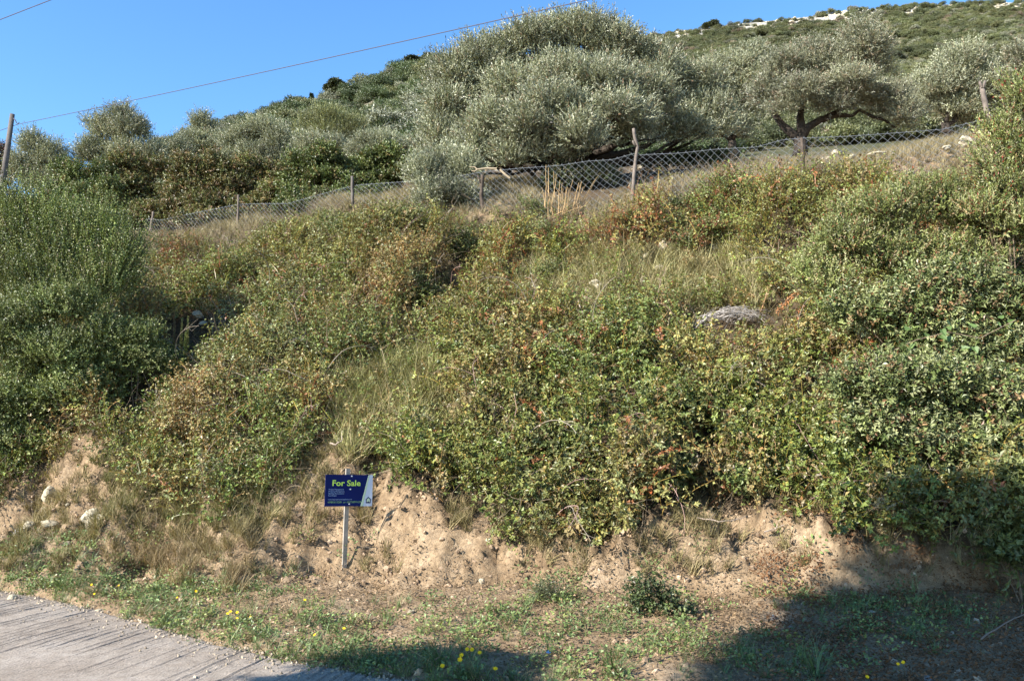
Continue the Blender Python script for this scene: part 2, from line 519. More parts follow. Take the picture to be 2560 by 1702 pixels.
ob('ground', gm, kind='structure')

# ------------------------------------------------------------------ concrete road with raked grooves
def road_material():
    m, nt, N, L, bs = nodes_of('raked_concrete')
    n1 = noise(nt, 1.1, 5, 0.6); n2 = noise(nt, 60, 5, 0.7); n3 = noise(nt, 9, 4, .7)
    c = ramp(nt, n1.outputs['Fac'], [(0.3, (0.295, 0.245, 0.195)), (0.7, (0.405, 0.35, 0.29))]).outputs[0]
    c = mixc(nt, 'MULTIPLY', c, ramp(nt, n2.outputs['Fac'], [(0.32, (0.5, 0.5, 0.5)), (0.6, (1.12, 1.1, 1.08))]).outputs[0])
    c = mixc(nt, 'MULTIPLY', c, ramp(nt, n3.outputs['Fac'], [(0.35, (0.82, 0.8, 0.78)), (0.6, (1.05, 1.05, 1.05))]).outputs[0])
    L.new(c, bs.inputs['Base Color'])
    bs.inputs['Roughness'].default_value = 0.9; bs.inputs['Specular IOR Level'].default_value = 0.2
    bump(nt, bs, n2.outputs['Fac'], 0.9, 0.012)
    return m


def road_mesh(s0, s1, ns, width, nv, mat):
    """grid whose columns follow the rake strokes (direction .19, .98)"""
    sv = np.linspace(s0, s1, ns); w = np.linspace(0, 1, nv)
    top = edge_y(sv)
    for _ in range(12): top = .5 * top + .5 * edge_y((sv + .19 * top) / .985)
    top = top + (fbm(sv * 3, sv * 0 + 2, 70, 3) - .5) * .14
    S_, W = np.meshgrid(sv, w)
    Yv = top[None] - width * W; X = (S_ + .19 * Yv) / .985
    k = S_ / .098 + .5 * vn(S_ * .6, Yv * .25, 77) + .25 * vn(S_ * 2.1, Yv * .7, 78)
    g = np.abs((k % 1) - .5) * 2
    kid = np.floor(k)
    stroke = np.clip((fbm(kid * 1.7 + 5, Yv * .8 + kid * 3.1, 73, 2) - .36) * 5, 0, 1)
    band = np.clip((fbm(X * .55, Yv * .5, 79, 3) - .33) * 6, .10, 1)
    depth = stroke * band
    Z = -np.clip(1 - g / .26, 0, 1) * .024 * depth + np.clip(1 - np.abs(g - .48) / .25, 0, 1) * .010 * depth
    Z = Z + (fbm(X * 9, Yv * 9, 75, 4) - .5) * .010 - .03 * (W == 0)
    return grid_mesh('road', X, Yv, Z, mat)


M_ROAD = road_material()
ob('road', road_mesh(-10.5, 0.8, 960, 5.2, 150, M_ROAD), kind='structure')
bm_ = MB()
for a, b in ((-70, -8.6), (1.6, 60)):
    u = np.linspace(a, b, 40); e = edge_y(u)
    v = np.concatenate([np.stack([u, e, u * 0 - .012], 1), np.stack([u, e - 5.0, u * 0 - .012], 1)])
    i = np.arange(39)
    bm_.add(v, q=np.stack([i + 40, i + 41, i + 1, i], 1))
ob('road', bm_.mesh('road_ends', M_ROAD), kind='structure')

# ------------------------------------------------------------------ far hills
def hill_material(name, rocky):
    m, nt, N, L, bs = nodes_of(name)
    n1 = noise(nt, 0.09, 6, 0.7); n2 = noise(nt, 0.35, 5, 0.7)
    c = ramp(nt, n1.outputs['Fac'], [(0.35, (0.05, 0.055, 0.025)), (0.6, (0.12, 0.105, 0.06)), (0.75, (0.24, 0.22, 0.18))]).outputs[0]
    if rocky:
        a = N.new('ShaderNodeAttribute'); a.attribute_name = 'rock'
        rk = ramp(nt, n2.outputs['Fac'], [(0.35, (0.18, 0.17, 0.14)), (0.5, (0.40, 0.38, 0.34)), (0.7, (0.52, 0.50, 0.46))]).outputs[0]
        c = mixc(nt, 'MIX', c, rk, a.outputs['Fac'])
    L.new(c, bs.inputs['Base Color'])
    bs.inputs['Roughness'].default_value = 0.95; bs.inputs['Specular IOR Level'].default_value = 0.1
    bump(nt, bs, n2.outputs['Fac'], 1.0, 0.8)
    return m


def hill_fn(ridge_px, y0, y1, base_tan, gamma, seed):
    tp = np.array([(a - 1280) / FPX / CP for a, _ in ridge_px])
    tz = np.array([(P(a, b, y1)[2] - 1.6) / y1 for a, b in ridge_px])

    def f(t, y):
        r_ = np.interp(t, tp, tz)
        b_ = np.interp(t, base_tan[0], base_tan[1])
        s = np.clip((y - y0) / (y1 - y0), 0, 1)
        tan = b_ + (r_ - b_) * s ** gamma
        z = 1.6 + y * tan - np.maximum(y - y1, 0) * (r_ + .35)
        return z + (fbm(t * y / 14, y / 14, seed, 4) - .5) * 5 * s * (1 - s * .8)
    return f


HL_RIDGE = [(-900, 664), (0, 544), (200, 479), (415, 369), (560, 324), (700, 276), (850, 239), (950, 202), (1050, 180), (1110, 172), (1300, 180), (1500, 230), (1700, 320), (1900, 420)]
HR_RIDGE = [(1000, 290), (1300, 160), (1500, 118), (1700, 82), (1850, 64), (2000, 48), (2200, 24), (2400, 14), (2560, 8), (2900, -5), (3600, -20)]
hill_left = hill_fn(HL_RIDGE, 44, 190, ([-1, -.3, 0, .3], [.2, .25, .3, .33]), .8, 101)
hill_right = hill_fn(HR_RIDGE, 48, 330, ([-.3, 0, .3, .7], [.28, .30, .33, .36]), .8, 131)


def hill_obj(fn, t0, t1, y0, y1, mat, rock_y=None):
    t = np.linspace(t0, t1, 160); y = np.concatenate([np.linspace(y0, y1, 150), y1 + np.array([4, 12, 30, 70, 150])])
    T, Yv = np.meshgrid(t, y)
    me = grid_mesh('hill', T * Yv, Yv, fn(T, Yv), mat)
    if rock_y:
        rk = np.clip((Yv - rock_y) / 20 + (fbm(T * 60, Yv / 8, 7, 4) - .5) * 3.0, 0, 1).astype(np.float32)
        a = me.attributes.new('rock', 'FLOAT', 'POINT'); a.data.foreach_set('value', rk.ravel())
    return ob('hill', me, kind='structure')


hill_obj(hill_left, -1.0, .3, 44, 190, hill_material('hill_maquis', False))
hill_obj(hill_right, -.15, 1.05, 48, 330, hill_material('hill_rocky', True), 308)

# ------------------------------------------------------------------ foliage builders
def unit(v): return v / (np.linalg.norm(v, axis=-1, keepdims=True) + 1e-9)


def leaf_quads(base, d, nrm, ln, wd, fold=0.25):
    """rhombus leaves: (N,3) base, direction, normal; returns verts (4N,3), quads"""
    side = unit(np.cross(d, nrm)); nn = np.cross(side, d)
    ln = np.asarray(ln).reshape(-1, 1); wd = np.asarray(wd).reshape(-1, 1)
    mid = base + d * ln * .45
    v = np.stack([base, mid + side * wd * .5 + nn * wd * fold, base + d * ln - nn * ln * .08, mid - side * wd * .5 + nn * wd * fold], 1).reshape(-1, 3)
    n = len(base)
    q = np.arange(4 * n).reshape(-1, 4)
    return v, q


def palette(r, pal, n):
    """pal: list of (weight, rgb)"""
    w = np.array([p[0] for p in pal], float); w /= w.sum()
    c = np.array([p[1] for p in pal], float)[r.choice(len(pal), n, p=w)]
    return c


def split_lobes(lobes, m, seed):
    r = np.random.default_rng(seed); out = []
    for l in lobes:
        c, rad = np.array(l[:3]), np.array(l[3:6])
        out.append(tuple(c) + tuple(rad * .62))
        for i in range(m):
            d = unit(r.normal(size=3) + np.array([-.1, -.45, .35]))
            out.append(tuple(c + d * rad * r.uniform(.5, .78)) + tuple(rad * r.uniform(.3, .5) * np.array([1, 1, r.uniform(.75, 1.05)])))
    return out


def foliage(name, lobes, n, shoot, k, ll, lw, pal, mat, seed=0, up=0.4, inner=.35, spread=.6, lobevar=.18, fine=None, droop=0.0):
    """leafy shell over ellipsoid lobes. lobes: (cx,cy,cz, rx,ry,rz)"""
    r = np.random.default_rng(seed)
    lb = np.array(lobes, float)
    area = (lb[:, 3] * lb[:, 4] + lb[:, 3] * lb[:, 5] + lb[:, 4] * lb[:, 5])
    m = int(n * 1.6)
    li = r.choice(len(lb), m, p=area / area.sum())
    d = unit(r.normal(size=(m, 3)))
    d[:, 2] = np.where(d[:, 2] < -.35, -d[:, 2] * .6, d[:, 2]); d = unit(d)
    # uneven lobes: clumps that stand out and dents
    bumpy = 1 + .55 * (vn(d[:, 0] * 2.3 + li * 7.7, d[:, 1] * 2.3 + d[:, 2] * 2.9 + li * 3.1, seed) - .5) + .3 * (vn(d[:, 0] * 6 + li * 3, d[:, 1] * 6 - d[:, 2] * 6, seed + 3) - .5)
    rad = r.uniform(.62, 1.02, m) ** .6
    inn = r.random(m) < inner
    rad = np.where(inn, r.uniform(.3, .85, m), rad)
    p = lb[li, :3] + d * lb[li, 3:6] * (rad * bumpy)[:, None]
    # drop those deep inside another lobe
    deep = np.zeros(m, bool)
    for j in range(len(lb)):
        e = (((p - lb[j, :3]) / lb[j, 3:6]) ** 2).sum(1)
        deep |= (e < .36) & (li != j)
    keep = ~deep | (r.random(m) < .25)
    p, d, li = p[keep][:n], d[keep][:n], li[keep][:n]
    n = len(p)
    sd = unit(d * .8 + np.array([0, 0, up]) + r.normal(size=(n, 3)) * .45)
    sl = shoot * r.uniform(.6, 1.3, n)
    s = np.linspace(.12, 1, k)
    base = (p[:, None] + sd[:, None] * (s[None, :, None] * sl[:, None, None]) - np.array([0, 0, 1]) * (droop * s ** 2)[None, :, None] * sl[:, None, None]).reshape(-1, 3)
    sdr = np.repeat(sd, k, 0)
    pr = unit(np.cross(sdr, r.normal(size=sdr.shape)))
    ld = unit(sdr * (1 - spread) + pr * spread + r.normal(size=sdr.shape) * .15)
    nr = unit(np.repeat(d, k, 0) * .5 + np.array([-.15, -.2, .6]) + r.normal(size=sdr.shape) * .55)
    N = len(base)
    ln = ll * r.uniform(.65, 1.25, N); wd = lw * r.uniform(.7, 1.2, N)
    v, q = leaf_quads(base, ld, nr, ln, wd)
    lobec = (1 + lobevar * r.normal(size=(len(lb), 1)))[li]
    sc = palette(r, pal, n) * lobec * r.uniform(.75, 1.25, (n, 1))
    c = np.repeat(sc, k, 0) * r.uniform(.75, 1.25, (N, 1))
    if fine is not None:
        msk = r.random(N) < fine[0]
        c[msk] = palette(r, fine[1], msk.sum())
    return mesh(name, v, q, mat, False, np.clip(c, 0, 1))


def limbs(mb, base, lobes, r0, seed, fork=.45, twigs=2, col=(1, 1, 1)):
    """trunk that forks into limbs reaching into the lobes"""
    r = np.random.default_rng(seed)
    base = np.asarray(base, float)
    lb = np.array(lobes, float)
    cen = lb[:, :3].mean(0)
    up_ = max(cen[2] - base[2], .2)
    forkp = base + np.array([(cen[0] - base[0]) * .12, (cen[1] - base[1]) * .12, up_ * fork]) + r.normal(size=3) * np.array([.05, .05, 0])
    n = 7
    s = np.linspace(0, 1, n)[:, None]
    path = base + (forkp - base) * s + r.normal(size=(n, 3)) * r0 * .25 * (s > 0) * (s < 1)
    mb.tube(path, r0 * (1.35 - .5 * s[:, 0]), 9, col)
    for j in range(len(lb)):
        e = lb[j, :3]
        mid = (forkp + e) / 2 + np.array([0, 0, -.08]) * np.linalg.norm(e - forkp) + r.normal(size=3) * .08 * np.linalg.norm(e - forkp)
        s = np.linspace(0, 1, 7)[:, None]
        path = (1 - s) ** 2 * forkp + 2 * s * (1 - s) * mid + s ** 2 * e
        path[1:-1] += r.normal(size=(5, 3)) * r0 * .25
        lo_ = .22 if e[2] < forkp[2] + .1 * up_ else .5
        mb.tube(path, r0 * lo_ * (1 - .85 * s[:, 0] ** .6), 6, col)
        for w in range(twigs):
            q = path[r.integers(3, 7)]
            e2 = e + unit(r.normal(size=3)) * lb[j, 3:6] * .75
            pp = q + (e2 - q) * np.linspace(0, 1, 4)[:, None] + r.normal(size=(4, 3)) * .04
            mb.tube(pp, r0 * np.array([.14, .1, .07, .03]), 4, col, cap=False)


def plant(name, base, label, cat, lobes, n, shoot, k, ll, lw, pal, leafmat, seed, trunk_r, barkmat, crown='crown', trunk='trunk', group=None, share=None, **kw):
    """thing with a woody part and a leafy part; lobes are world coordinates"""
    base = np.asarray(base, float)
    split = kw.pop('split', 5)
    t = empty(name, base, label, cat, group)
    lb = [tuple(np.array(l[:3]) - base) + tuple(l[3:]) for l in lobes]
    fork = kw.pop('fork', .45); twigs = kw.pop('twigs', 2)
    c = ob(crown, foliage(crown, split_lobes(lb, split, seed) if split else lb, n, shoot, k, ll, lw, pal, leafmat, seed, **kw), t, kind='stuff')
    mb = MB(); limbs(mb, (0, 0, -.15), lb, trunk_r, seed + 1, fork, twigs)
    ob(trunk, mb.mesh(trunk, barkmat, True), t)
    return t


def lobes_px(lst, Y, dz=.85):
    """(px, py, rx_px[, ry_px[, dY]]) -> world ellipsoids at distance Y"""
    out = []
    for e in lst:
        px, py, rp = e[:3]; rq = e[3] if len(e) > 3 else rp; dy = e[4] if len(e) > 4 else 0
        y = Y + dy
        c = P(px, py, y); k = y / FPX
        out.append((c[0], c[1], c[2], rp * k, (rp + rq) / 2 * k * dz, rq * k))
    return out


# ------------------------------------------------------------------ scattered ground cover (what nobody could count)
def euler_z(d, spin):
    ref = np.where(np.abs(d[:, 2:3]) < .95, np.array([[0, 0, 1.0]]), np.array([[1.0, 0, 0]]))
    x = unit(np.cross(ref, d)); y = np.cross(d, x)
    cs, sn = np.cos(spin)[:, None], np.sin(spin)[:, None]
    x2 = x * cs + y * sn; y2 = np.cross(d, x2)
    ry = -np.arcsin(np.clip(x2[:, 2], -1, 1))
    rx = np.arctan2(y2[:, 2], d[:, 2]); rz = np.arctan2(x2[:, 1], x2[:, 0])
    return np.stack([rx, ry, rz], 1)


PROTO = bpy.data.collections.new('prototypes')


def scatter(name, pts, eul, scl, tint, protos, label, cat):
    n = len(pts)
    me = bpy.data.meshes.new(name)
    me.vertices.add(n); me.vertices.foreach_set('co', np.asarray(pts, np.float32).ravel())
    a = me.attributes.new('rot', 'FLOAT_VECTOR', 'POINT'); a.data.foreach_set('vector', np.asarray(eul, np.float32).ravel())
    a = me.attributes.new('scl', 'FLOAT', 'POINT'); a.data.foreach_set('value', np.asarray(scl, np.float32).ravel())
    c = np.ones((n, 4), np.float32); c[:, :3] = tint
    a = me.attributes.new('tint', 'FLOAT_COLOR', 'POINT'); a.data.foreach_set('color', c.ravel())
    o = ob(name, me, kind='stuff')
    o['label'] = label; o['category'] = cat
    ng = bpy.data.node_groups.new(name + '_scatter', 'GeometryNodeTree')
    ng.interface.new_socket('Geometry', in_out='INPUT', socket_type='NodeSocketGeometry')
    ng.interface.new_socket('Geometry', in_out='OUTPUT', socket_type='NodeSocketGeometry')
    N, L = ng.nodes, ng.links
    gi, go = N.new('NodeGroupInput'), N.new('NodeGroupOutput')
    iop = N.new('GeometryNodeInstanceOnPoints'); g2i = N.new('GeometryNodeGeometryToInstance')
    for pm in protos:
        po = bpy.data.objects.new(pm.name, pm); PROTO.objects.link(po)
        oi = N.new('GeometryNodeObjectInfo'); oi.inputs['Object'].default_value = po; oi.inputs['As Instance'].default_value = False
        L.new(oi.outputs['Geometry'], g2i.inputs[0])

    def attr(nm, ty):
        q = N.new('GeometryNodeInputNamedAttribute'); q.data_type = ty; q.inputs['Name'].default_value = nm
        return q.outputs['Attribute']
    e2r = N.new('FunctionNodeEulerToRotation')
    L.new(attr('rot', 'FLOAT_VECTOR'), e2r.inputs[0])
    L.new(gi.outputs[0], iop.inputs['Points']); L.new(g2i.outputs[0], iop.inputs['Instance'])
    iop.inputs['Pick Instance'].default_value = True
    rv = N.new('FunctionNodeRandomValue'); rv.data_type = 'INT'
    for s in rv.inputs:
        if s.name == 'Max' and s.type == 'INT': s.default_value = len(protos) - 1
        if s.name == 'Min' and s.type == 'INT': s.default_value = 0
    L.new([s for s in rv.outputs if s.type == 'INT'][0], iop.inputs['Instance Index'])
    L.new(e2r.outputs[0], iop.inputs['Rotation']); L.new(attr('scl', 'FLOAT'), iop.inputs['Scale'])
    L.new(iop.outputs[0], go.inputs[0])
    md = o.modifiers.new('scatter', 'NODES'); md.node_group = ng
    return o


def sprig(name, seed, length, nodes, ll, lw, mat, leaflets=3, arch=.6, stem=(1.3, .9, .75)):
    """an arching stem with groups of leaflets"""
    r = np.random.default_rng(seed)
    s = np.linspace(0, 1, nodes + 1)
    ang = arch * s * 1.5
    path = np.stack([np.cumsum(np.sin(ang)), .15 * np.cumsum(r.normal(size=nodes + 1)) * .5, np.cumsum(np.cos(ang))], 1) * length / nodes
    mb = MB()
    mb.tube(path, np.linspace(.0045, .002, nodes + 1), 3, stem, cap=False)
    tan = unit(np.gradient(path, axis=0))
    B, D, Nn, Ln, Wd, C = [], [], [], [], [], []
    for i in range(1, nodes + 1):
        az = i * 2.4 + r.normal() * .4
        out = unit(np.array([math.cos(az), math.sin(az), .35]) + tan[i] * .3)
        hub = path[i] + out * ll * r.uniform(.3, .9)
        n0 = unit(np.array([0, 0, 1.0]) + out * .3 + r.normal(size=3) * .5)
        sd = np.cross(n0, out)
        for j in range(leaflets):
            a = (j - (leaflets - 1) / 2) * 1.15
            B.append(hub); D.append(unit(out * math.cos(a) + sd * math.sin(a) + r.normal(size=3) * .15)); Nn.append(unit(n0 + r.normal(size=3) * .25))
            Ln.append(ll * r.uniform(.7, 1.2)); Wd.append(lw * r.uniform(.75, 1.2)); C.append(r.uniform(.7, 1.3) * np.array([1, 1, 1]) * (np.array([1.25, .85, .7]) if r.random() < .06 else 1))
    v, q = leaf_quads(np.array(B), np.array(D), np.array(Nn), Ln, Wd, .2)
    mb.add(v, q=q, cq=np.array(C))
    return mb.mesh(name, mat, col=True)


def tuft(name, seed, n, h, w, spread, mat, bend=.5, seg=3):
    r = np.random.default_rng(seed)
    mb = MB()
    for i in range(n):
        az = r.uniform(0, 6.28); tilt = r.uniform(.05, spread)
        L_ = h * r.uniform(.5, 1.15); b = bend * r.uniform(.3, 1.4)
        s = np.linspace(0, 1, seg + 1)
        a = tilt + b * s ** 1.5
        dr = np.concatenate([[0], np.cumsum(np.sin(a[1:]))]) * L_ / seg; dz = np.concatenate([[0], np.cumsum(np.cos(a[1:]))]) * L_ / seg
        o = r.normal(size=2) * h * .09
        c = np.stack([o[0] + dr * math.cos(az), o[1] + dr * math.sin(az), dz], 1)
        side = np.array([-math.sin(az + .6), math.cos(az + .6), 0])
        ww = w * (1 - s ** 1.6 * .9) * r.uniform(.7, 1.2)
        v = np.concatenate([c + side * ww[:, None] / 2, c - side * ww[:, None] / 2])
        k = np.arange(seg)
        mb.add(v, q=np.stack([k, k + 1, k + seg + 2, k + seg + 1], 1), cq=r.uniform(.7, 1.3) * np.ones(3))
    return mb.mesh(name, mat, col=True)


def weed(name, seed, n, rad, ll, lw, mat):
    r = np.random.default_rng(seed)
    az = r.uniform(0, 6.28, n); rr = rad * np.sqrt(r.random(n))
    base = np.stack([np.cos(az) * rr, np.sin(az) * rr, r.uniform(.01, .05, n) * (1 + 2 * (1 - rr / rad))], 1)
    d = unit(np.stack([np.cos(az) + r.normal(size=n) * .7, np.sin(az) + r.normal(size=n) * .7, r.uniform(.1, .8, n)], 1))
    nr = unit(np.array([0, 0, 1.0]) + r.normal(size=(n, 3)) * .35)
    v, q = leaf_quads(base, d, nr, ll * r.uniform(.6, 1.3, n), lw * r.uniform(.7, 1.2, n), .15)
    return mesh(name, v, q, mat, False, np.ones((n, 3)) * r.uniform(.7, 1.3, (n, 1)))


def twigs(name, seed, n, h, rad, mat, spread=.9):
    r = np.random.default_rng(seed)
    mb = MB()
    for i in range(n):
        d = unit(np.array([r.normal() * spread, r.normal() * spread, 1]))
        b = r.normal(size=3) * h * .15; b[2] = 0
        L_ = h * r.uniform(.5, 1.2); s = np.linspace(0, 1, 5)[:, None]
        c = b + d * s * L_ + r.normal(size=(5, 3)) * h * .035 + np.array([d[0], d[1], -.4]) * s ** 2 * L_ * .35
        mb.tube(c, rad * (1.1 - .8 * s[:, 0]), 3, np.ones(3) * r.uniform(.6, 1.3), cap=False)
        for j in range(2):
            q = c[r.integers(1, 4)]; e = q + unit(r.normal(size=3) + d) * L_ * .35
            mb.tube(np.array([q, (q + e) / 2 + r.normal(size=3) * .01, e]), rad * np.array([.6, .45, .2]), 3, np.ones(3) * r.uniform(.6, 1.3), cap=False)
    return mb.mesh(name, mat, col=True)


def blob(name, seed, mat, sub=2, rough=.35, flat=(1, 1, 1), col=False, facets=5):
    r = np.random.default_rng(seed)
    b = bmesh.new(); bmesh.ops.create_icosphere(b, subdivisions=sub, radius=1)
    v = np.array([x.co[:] for x in b.verts]); f = np.array([[w.index for w in x.verts] for x in b.faces]); b.free()
    for i in range(facets):
        d = unit(r.normal(size=3)); h = r.uniform(.55, .85)
        k = v @ d; v = v - np.outer(np.maximum(k - h, 0), d) * .9
    v *= 1 + rough * (fbm(v[:, 0] * 1.9 + seed, v[:, 1] * 1.9 + v[:, 2] * 2.3, seed, 3) - .5)[:, None] * 2
    v *= np.array(flat)
    return mesh(name, v, f, mat, False, np.ones((len(f), 3)) * r.uniform(.8, 1.2, (len(f), 1)) if col else None)


def sample_ground(n, x0, x1, y0, y1, seed):
    """points spread evenly over the sloping surface"""
    r = np.random.default_rng(seed)
    x = r.uniform(x0, x1, n * 2); y = r.uniform(y0, y1, n * 2)
    e = .12
    z = ground(x, y)
    zx = (ground0(x + e, y) - ground0(x - e, y)) / (2 * e); zy = (ground0(x, y + e) - ground0(x, y - e)) / (2 * e)
    nr = unit(np.stack([-zx, -zy, np.ones_like(zx)], 1))
    k = r.random(n * 2) < np.clip((1 / nr[:, 2]) / 2.0, .3, 1)
    p = np.stack([x, y, z], 1)[k]; nr = nr[k]
    px, py = proj(p)
    vis = (px > -350) & (px < 2900) & (py < 1950)
    return p[vis], nr[vis], px[vis], py[vis]


def grow_dir(nr, up, rnd, r):
    return unit(np.array([0, 0, up]) + nr * (1 - up) + r.normal(size=nr.shape) * rnd)


GREEN = np.array([0.140, 0.190, 0.046]); OLIVE = np.array([0.205, 0.225, 0.068]); DULL = np.array([0.180, 0.205, 0.085])
BROWN = np.array([0.220, 0.180, 0.085]); RUST = np.array([0.21, 0.100, 0.046]); LIME = np.array([0.185, 0.210, 0.060]); STRAW = np.array([0.30, 0.24, 0.125])
GRASSY = [[(840, 930), (1120, 920), (1150, 1090), (1020, 1170), (830, 1140)], [(1270, 700), (1500, 640), (1800, 645), (1960, 720), (1880, 790), (1600, 770), (1270, 830)],
          [(270, 1110), (400, 1240), (690, 1230), (700, 1330), (600, 1450), (280, 1420), (240, 1290)]]

# brambles over the whole bank
CLEAR = [(1657, 640, 42, 38), (1782, 644, 42, 34), (1760, 684, 36, 30), (1645, 694, 30, 26), (1612, 664, 28, 24), (1490, 742, 55, 36), (1605, 724, 28, 24), (500, 815, 60, 45), (440, 840, 60, 60), (1835, 808, 140, 56), (1965, 755, 55, 40)]
p, nr, px, py = sample_ground(140000, -13, 11, 8.5, 25, 21)
r = np.random.default_rng(22)
k = bramble_mask(px, py)
for i, g in enumerate(GRASSY[:2]):
    k &= ~(in_poly(px + (fbm(px / 40, py / 40, 5, 2) - .5) * 120, py + (fbm(px / 40, py / 40, 6, 2) - .5) * 120, g) & (r.random(len(px)) < (.88, .86)[i]))
bare = fbm(p[:, 0] * 1.1, p[:, 1] * 1.1, 230, 3)
k &= bare > .22
k &= r.random(len(px)) > np.clip((hole_near(p[:, 0], p[:, 1]) - .28) * 4, 0, .93)
p, nr, px, py = p[k], nr[k], px[k], py[k]
h = canopy(p[:, 0], p[:, 1]) * 1.2 * np.clip((py - np.interp(px, UPPER[:, 0], UPPER[:, 1]) - 8) / 85, .08, 1)
fr = r.uniform(.15, 1.0, len(p)) ** .6
pp = p + nr * (h * fr * .55)[:, None] + np.array([0, 0, 1]) * (h * fr * .55)[:, None] - nr * .12
d = grow_dir(nr, .45, .42, r)
# nothing tall grows over the stones and the heap of twigs
sx_, sy_ = proj(pp + d * .2)
ok = np.ones(len(p), bool)
for a, b, rx, ry in CLEAR: ok &= (((sx_ - a) / rx) ** 2 + ((sy_ - b) / ry) ** 2) > 1
p, nr, px, py, h, fr, pp, d = (q_[ok] for q_ in (p, nr, px, py, h, fr, pp, d))
big = np.clip((py - 800) / 350, 0, 1) * np.clip((px - 900) / 300, 0, 1)
n1 = fbm(p[:, 0] * .9, p[:, 1] * .9, 201, 3); n2 = fbm(p[:, 0] * 2.1, p[:, 1] * 2.1, 202, 3)
n1 = n1 + r.normal(size=len(p)) * .06; n2 = n2 + r.normal(size=len(p)) * .09
tint = np.where((n1 < .45)[:, None], GREEN, np.where((n1 < .56)[:, None], OLIVE, DULL))
tint = np.where((n2 > .64)[:, None], BROWN, tint)
_ma = np.array(MOUNDS)
_id = np.argmin((p[:, None, 0] - _ma[None, :, 0]) ** 2 + (p[:, None, 1] - _ma[None, :, 1]) ** 2 - _ma[None, :, 2] ** 2, 1)
SPEC = np.array([[.115, .165, .040], [.150, .195, .050], [.205, .225, .070], [.235, .235, .085], [.185, .215, .095], [.170, .185, .060], [.235, .200, .090], [.130, .175, .055]])
_sp = np.random.default_rng(44).integers(0, len(SPEC), len(_ma))[_id]
tint = np.where((r.random(len(p)) < .62)[:, None], SPEC[_sp], tint)
red = np.maximum.reduce([np.exp(-((px - a) / w) ** 2 - ((py - b) / hh) ** 2) for a, b, w, hh in ((1800, 560, 170, 55), (1500, 620, 130, 60), (1950, 520, 90, 40), (1240, 720, 90, 60), (430, 700, 110, 50), (1390, 950, 120, 40), (1650, 620, 120, 40), (2300, 620, 160, 80))])
tint = np.where((r.random(len(p)) < red * .24)[:, None], RUST * r.uniform(.7, 1.2, (len(p), 1)), tint)
tint = np.where((r.random(len(p)) < big * .10)[:, None], LIME, tint)
tint = np.where((r.random(len(p)) < .02)[:, None], RUST, tint)
tint = tint * np.array([1.04, .97, .88]) * r.uniform(.5, 1.4, (len(p), 1)) * (1 - .10 * big[:, None])
isbig = r.random(len(p)) < big * .95
small_protos = [sprig('bramble_spray', 300 + i, .42, 10, .033, .021, M_LEAF_I, 3, .3 + .25 * i) for i in range(5)]
big_protos = [sprig('bramble_spray', 320 + i, .46, 9, .041, .027, M_LEAF_I, 3 + (i % 2) * 2, .3 + .25 * i) for i in range(5)]
for msk, pr, nm, lab in ((~isbig, small_protos, 'fine_bramble', 'fine leaved green and brown brambles matted over the whole upper bank'),
                         (isbig, big_protos, 'coarse_bramble', 'coarser green bramble leaves hanging over the bare earth cut')):
    q = np.where(msk)[0]
    scatter(nm, pp[q], euler_z(d[q], r.uniform(0, 6.28, len(q))), r.uniform(.5, 1.4, len(q)) * np.clip((py[q] - np.interp(px[q], UPPER[:, 0], UPPER[:, 1])) / 110, .36, 1), tint[q], pr, lab, 'brambles')

# dry canes and twigs between the leaves
k = r.random(len(p)) < .035
q = np.where(k)[0]
tw = [twigs('bare_twigs', 340 + i, 6, .5, .0035, M_DRY_I) for i in range(3)]
scatter('bare_twigs', p[q] + np.array([0, 0, 1]) * (h[q] * .6)[:, None], euler_z(grow_dir(nr[q], .4, .5, r), r.uniform(0, 6.28, len(q))), r.uniform(.6, 1.3, len(q)), np.array([.25, .19, .13]) * r.uniform(.6, 1.3, (len(q), 1)), tw, 'grey brown leafless twigs poking out of the brambles', 'twigs')

# long bare canes arching out of the brambles
def cane(name, seed):
    rr = np.random.default_rng(seed); n_ = 14; s_ = np.linspace(0, 1, n_)
    ang = .25 + 1.9 * s_ ** 1.2 * rr.uniform(.7, 1.1); az = np.cumsum(rr.normal(size=n_) * .12)
    pth = np.stack([np.cumsum(np.sin(ang) * np.cos(az)), np.cumsum(np.sin(ang) * np.sin(az)), np.cumsum(np.cos(ang))], 1) * .085
    mb = MB(); mb.tube(pth, np.linspace(.0062, .0028, n_), 4, cap=False)
    for j in range(5):
        e = pth[rr.integers(4, 13)]; mb.tube(np.array([e, e + rr.normal(size=3) * .06, e + rr.normal(size=3) * .12]), np.array([.003, .0022, .001]), 3, cap=False)
    return mb.mesh(name, M_DRY_I, col=True)


cn = [cane('bramble_cane', 350 + i) for i in range(5)]
q = r.choice(len(p), 420, replace=False)
q = q[(py[q] > 640) & (r.random(len(q)) < np.where((px[q] > 1000) & (py[q] > 780), 1, .5))]
scatter('bramble_canes', p[q] + np.array([0, 0, 1]) * (h[q] * .55)[:, None], euler_z(grow_dir(nr[q], .35, .35, r), r.uniform(0, 6.28, len(q))), r.uniform(.6, 1.15, len(q)), np.where((r.random(len(q)) < .4)[:, None], np.array([.34, .22, .18]), np.array([.36, .30, .23])) * r.uniform(.7, 1.2, (len(q), 1)), cn, 'long bare arching bramble canes over the leaves of the bank', 'bramble canes')

